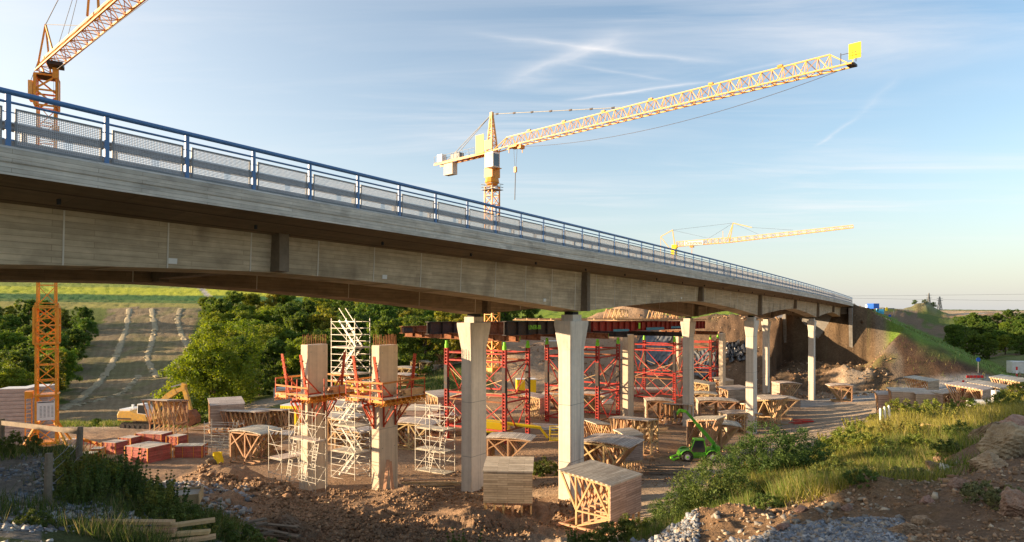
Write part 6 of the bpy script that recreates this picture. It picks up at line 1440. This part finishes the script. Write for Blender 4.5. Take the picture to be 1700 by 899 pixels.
# --- grass blades
def grass(name, regions, label):
    V = []; C = []
    for (x0, x1, Y0, Y1, n, hh, col, thr, wd) in regions:
        px = RS.uniform(x0, x1, n); Yv = np.exp(RS.uniform(math.log(Y0), math.log(Y1), n)); X = (px - 850) / F * Yv
        z = ground(X, Yv); k = fbm(X, Yv, .5, 3, 77) + RS.normal(size=n) * .12; ok = k > thr; X, Yv, z, k = X[ok], Yv[ok], z[ok], k[ok]; n = len(X)
        a = RS.rand(n) * 2 * pi; w = wd * (.6 + .8 * RS.rand(n)); h = hh * (.35 + .9 * RS.rand(n)) * (1 + k.clip(-.3, .8)); lx = RS.normal(size=n) * h * .35; ly = RS.normal(size=n) * h * .35
        b0 = np.stack([X - np.cos(a) * w, Yv - np.sin(a) * w, z - .03], 1); b1 = np.stack([X + np.cos(a) * w, Yv + np.sin(a) * w, z - .03], 1); t = np.stack([X + lx, Yv + ly, z + h], 1)
        V.append(np.stack([b0, b1, t], 1).reshape(-1, 3)); c = np.asarray(col)[None] * (1 + .25 * RS.normal(size=n))[:, None]; dry = (RS.rand(n) < .22)[:, None]; c = np.where(dry, np.array([.27, .23, .10])[None] * (1 + .2 * RS.normal(size=n))[:, None], c); C.append(np.repeat(c.clip(.01, .6), 3, 0))
    V = np.concatenate(V); C = np.concatenate(C); o = bulk(name, V, 3, np.arange(len(V)), C, M_grass); tag(o, label, 'grass', None, 'stuff')
gA = (.12, .165, .03); gY = (.27, .25, .05)
grass('grass', [(1180, 1500, 22, 34, 42000, .42, gA, -.12, .012), (1380, 1760, 30, 58, 52000, .5, gY, -.25, .018), (1150, 1450, 22, 31, 26000, .45, gY, -.15, .013), (1040, 1250, 17, 24, 14000, .3, gA, .02, .009), (1380, 1620, 18, 26, 9000, .28, gA, .15, .009), (1560, 1760, 11, 17, 4000, .25, gA, .15, .008), (1280, 1640, 17.5, 31, 30000, .36, gA, -.02, .011), (1300, 1640, 17, 30, 12000, .34, gY, .05, .010)], 'uneven green and dry grass covering the crest of the right-hand bank')
grass('grass', [(-80, 420, 14, 25, 26000, .34, (.075, .115, .025), .05, .009), (320, 520, 17, 24, 7000, .32, (.08, .12, .025), .0, .010), (700, 1000, 22, 26, 5000, .3, gA, .1, .01)], 'dark grass and herbs in the left foreground')
grass('grass', [(-80, 330, 94, 104, 9000, .5, gA, -.3, .035), (560, 820, 99, 120, 9000, .6, (.06, .10, .02), -.1, .035), (1440, 1700, 120, 170, 5000, .5, (.09, .12, .03), .1, .04)], 'green grass strips along the valley foot and the slope road')
# --- rubble, clods and rocks
def stones(name, regions, m_, label, cat='rubble', thr=-.12):
    V = []; I = []; C = []; off = 0
    base = np.array([(-1, -1, -1), (1, -1, -1), (1, 1, -1), (-1, 1, -1), (-1, -1, 1), (1, -1, 1), (1, 1, 1), (-1, 1, 1)], float) * .5
    fc = np.array([(3, 2, 1, 0), (4, 5, 6, 7), (0, 1, 5, 4), (1, 2, 6, 5), (2, 3, 7, 6), (3, 0, 4, 7)])
    for (x0, x1, Y0, Y1, n, s0, s1, cols, flat) in regions:
        px = RS.uniform(x0, x1, n); Yv = np.exp(RS.uniform(math.log(Y0), math.log(Y1), n)); X = (px - 850) / F * Yv
        k = fbm(X, Yv, .35, 3, 88); ok = k > thr + .1 * RS.normal(size=n); X, Yv = X[ok], Yv[ok]; n = len(X); z = ground(X, Yv)
        s = s0 + (s1 - s0) * RS.rand(n) ** 3; sc = np.stack([s * RS.uniform(.8, 1.5, n), s * RS.uniform(.6, 1.1, n), s * flat * RS.uniform(.6, 1.2, n)], 1)
        b = base[None] * (1 + .45 * RS.normal(size=(n, 8, 3)).clip(-1, 1)) * sc[:, None]
        A = RS.normal(size=(n, 3, 3)) * np.array([.5, .5, .5]) + np.eye(3); Q, _ = np.linalg.qr(A); b = np.einsum('nij,nkj->nki', Q, b)
        a = RS.rand(n) * 6.28; ca, sa = np.cos(a), np.sin(a); bx = b[..., 0] * ca[:, None] - b[..., 1] * sa[:, None]; by = b[..., 0] * sa[:, None] + b[..., 1] * ca[:, None]
        v = np.stack([bx + X[:, None], by + Yv[:, None], b[..., 2] + (z + s * flat * .18)[:, None]], -1)
        V.append(v.reshape(-1, 3)); I.append(((np.arange(n) * 8)[:, None, None] + fc[None]).ravel() + off); off += n * 8
        cc = np.array(cols)[RS.randint(len(cols), size=n)] * (1 + .22 * RS.normal(size=n))[:, None]; C.append(np.repeat(cc.clip(.02, .7), 8, 0))
    tag(bulk(name, np.concatenate(V), 4, np.concatenate(I), np.concatenate(C), m_), label, cat, None, 'stuff')
GB = [(.19, .21, .235), (.24, .25, .27), (.14, .155, .18), (.32, .31, .29), (.25, .20, .15)]; GW = [(.42, .39, .33), (.34, .32, .29), (.28, .27, .27)]; BR = [(.27, .165, .09), (.20, .12, .065), (.34, .22, .13), (.25, .15, .085)]
stones('gravel', [(1100, 1500, 11.2, 14.3, 15000, .035, .115, GB, .45), (1100, 1500, 13, 16.2, 150, .06, .18, [(.34, .28, .2), (.28, .25, .21)], .5), (980, 1160, 15, 17.5, 1600, .05, .14, GB, .5)], M_slate, 'bluish grey slate gravel at the bottom right', 'gravel', -9)
stones('gravel', [(1540, 1760, 29, 46, 9000, .05, .16, GW, .5), (1330, 1700, 20, 27, 130, .07, .3, GW, .5)], M_slate, 'pale gravel of the track end on the right bank', 'gravel')
stones('rubble', [(-60, 90, 12, 22, 3500, .03, .12, GW + GB, .5), (90, 420, 13.5, 17.5, 3500, .03, .14, GW + GB, .5), (240, 420, 25, 42, 3200, .06, .28, GW + GB, .6)], M_slate, 'grey broken stone in the left foreground', 'rubble')
stones('earth_clods', [(300, 960, 28, 46, 26000, .03, .15, BR, .8), (330, 480, 40, 49, 4000, .05, .28, BR, .8), (1050, 1750, 9, 24, 12000, .015, .08, BR + [(.33, .26, .18)], .7), (1100, 1700, 13, 26, 160, .08, .22, BR + [(.36, .29, .2)], .6), (600, 1300, 45, 62, 2600, .05, .16, BR, .7), (1180, 1480, 118, 165, 2200, .12, .5, BR + [(.35, .28, .2)], .7), (860, 1120, 115, 170, 900, .12, .5, BR, .7)], M_clod, 'brown earth clods strewn over the dug-up ground', 'earth')
def boulder(px, Y, s, rz, lab, seed, zz=0.):
    rs = np.random.RandomState(seed); import bmesh
    bm = bmesh.new(); bmesh.ops.create_icosphere(bm, subdivisions=5, radius=1.0)
    P = [(Vector(rs.normal(size=3)).normalized(), .55 + .35 * rs.rand()) for _ in range(16)]
    for v in bm.verts:
        d = v.co.normalized(); r = 1.1
        for q, h_ in P:
            c_ = d.dot(q)
            if c_ > .01: r = min(r, h_ / c_)
        r *= 1 + .10 * (float(fbm(np.array([d.x * 3 + seed]), np.array([d.y * 3 + d.z * 5]), 1.0, 5, seed)[0])) + .05 * math.sin(d.x * 9 + seed) * math.sin(d.y * 8) + .03 * math.sin(d.z * 23 + d.x * 17) + .02 * math.sin(d.y * 37 + d.z * 31); v.co = d * r
    me = bpy.data.meshes.new('boulder'); bm.to_mesh(me); bm.free(); me.materials.append(M_rock)
    p = onY(px, Y); o = bpy.data.objects.new('boulder', me); COL.objects.link(o); o.location = p + Vector((0, 0, s[2] * .35 + zz)); o.scale = s; o.rotation_euler = (rs.normal() * .2, rs.normal() * .2, rz); tag(o, lab, 'rock', 'rocks and boulders in the foreground')
for i, a in enumerate([(1668, 19.5, (.95, .7, .62), .3, 'largest brown boulder near the right edge'), (1635, 23, (.9, .6, .5), 1.2, 'brown boulder on top of the right-hand heap'), (1690, 23.5, (1.2, .8, .55), .4, 'flat brown boulder at the right edge behind the largest one'), (1640, 18.0, (.55, .45, .42), 2, 'squarish boulder below the largest one'), (1690, 13, (.5, .4, .42), .5, 'pale sunlit boulder at the right edge near the bottom'), (1560, 22.5, (.30, .2, .22), .8, 'small pale rock beside the bright grass tuft'), (1555, 20.5, (.45, .28, .2), .2, 'flat cream rock in the middle of the right bank'), (1530, 20.7, (.35, .2, .14), 1, 'small flat cream rock left of the flat one'),
                          (1503, 12.6, (.34, .24, .17), .3, 'pale orange rock lying on the blue gravel'), (1530, 13.6, (.22, .18, .15), 2, 'small round rock at the right end of the blue gravel'), (1300, 14.2, (.2, .13, .12), .5, 'small curved rock at the left end of the gravel'), (1330, 15.6, (.18, .15, .12), .8, 'small cream rock above the gravel'), (1540, 15.0, (.3, .16, .12), .8, 'long pale rock on the gravel edge'), (1405, 15, (.16, .13, .11), .8, 'small pale stone in the middle of the bare soil'), (1100, 21.5, (.42, .25, .2), 0, 'pale flat rock beside the low bush at the timber form'), (480, 31, (.75, .55, .55), .4, 'large square clay block left of centre'), (1480, 21, (.4, .2, .12), .2, 'flat slab half buried in the right bank'),
                          (1050, 14.8, (.5, .3, .16), .1, 'pale flat slab at the bottom edge left of the gravel'), (350, 46.5, (.4, .3, .3), .5, 'rock on the earth heap beside the yellow sheet'), (1590, 15.5, (.3, .2, .18), .4, 'brown rock right of the gravel')]):
    boulder(a[0], a[1], a[2], a[3], a[4], 100 + i)
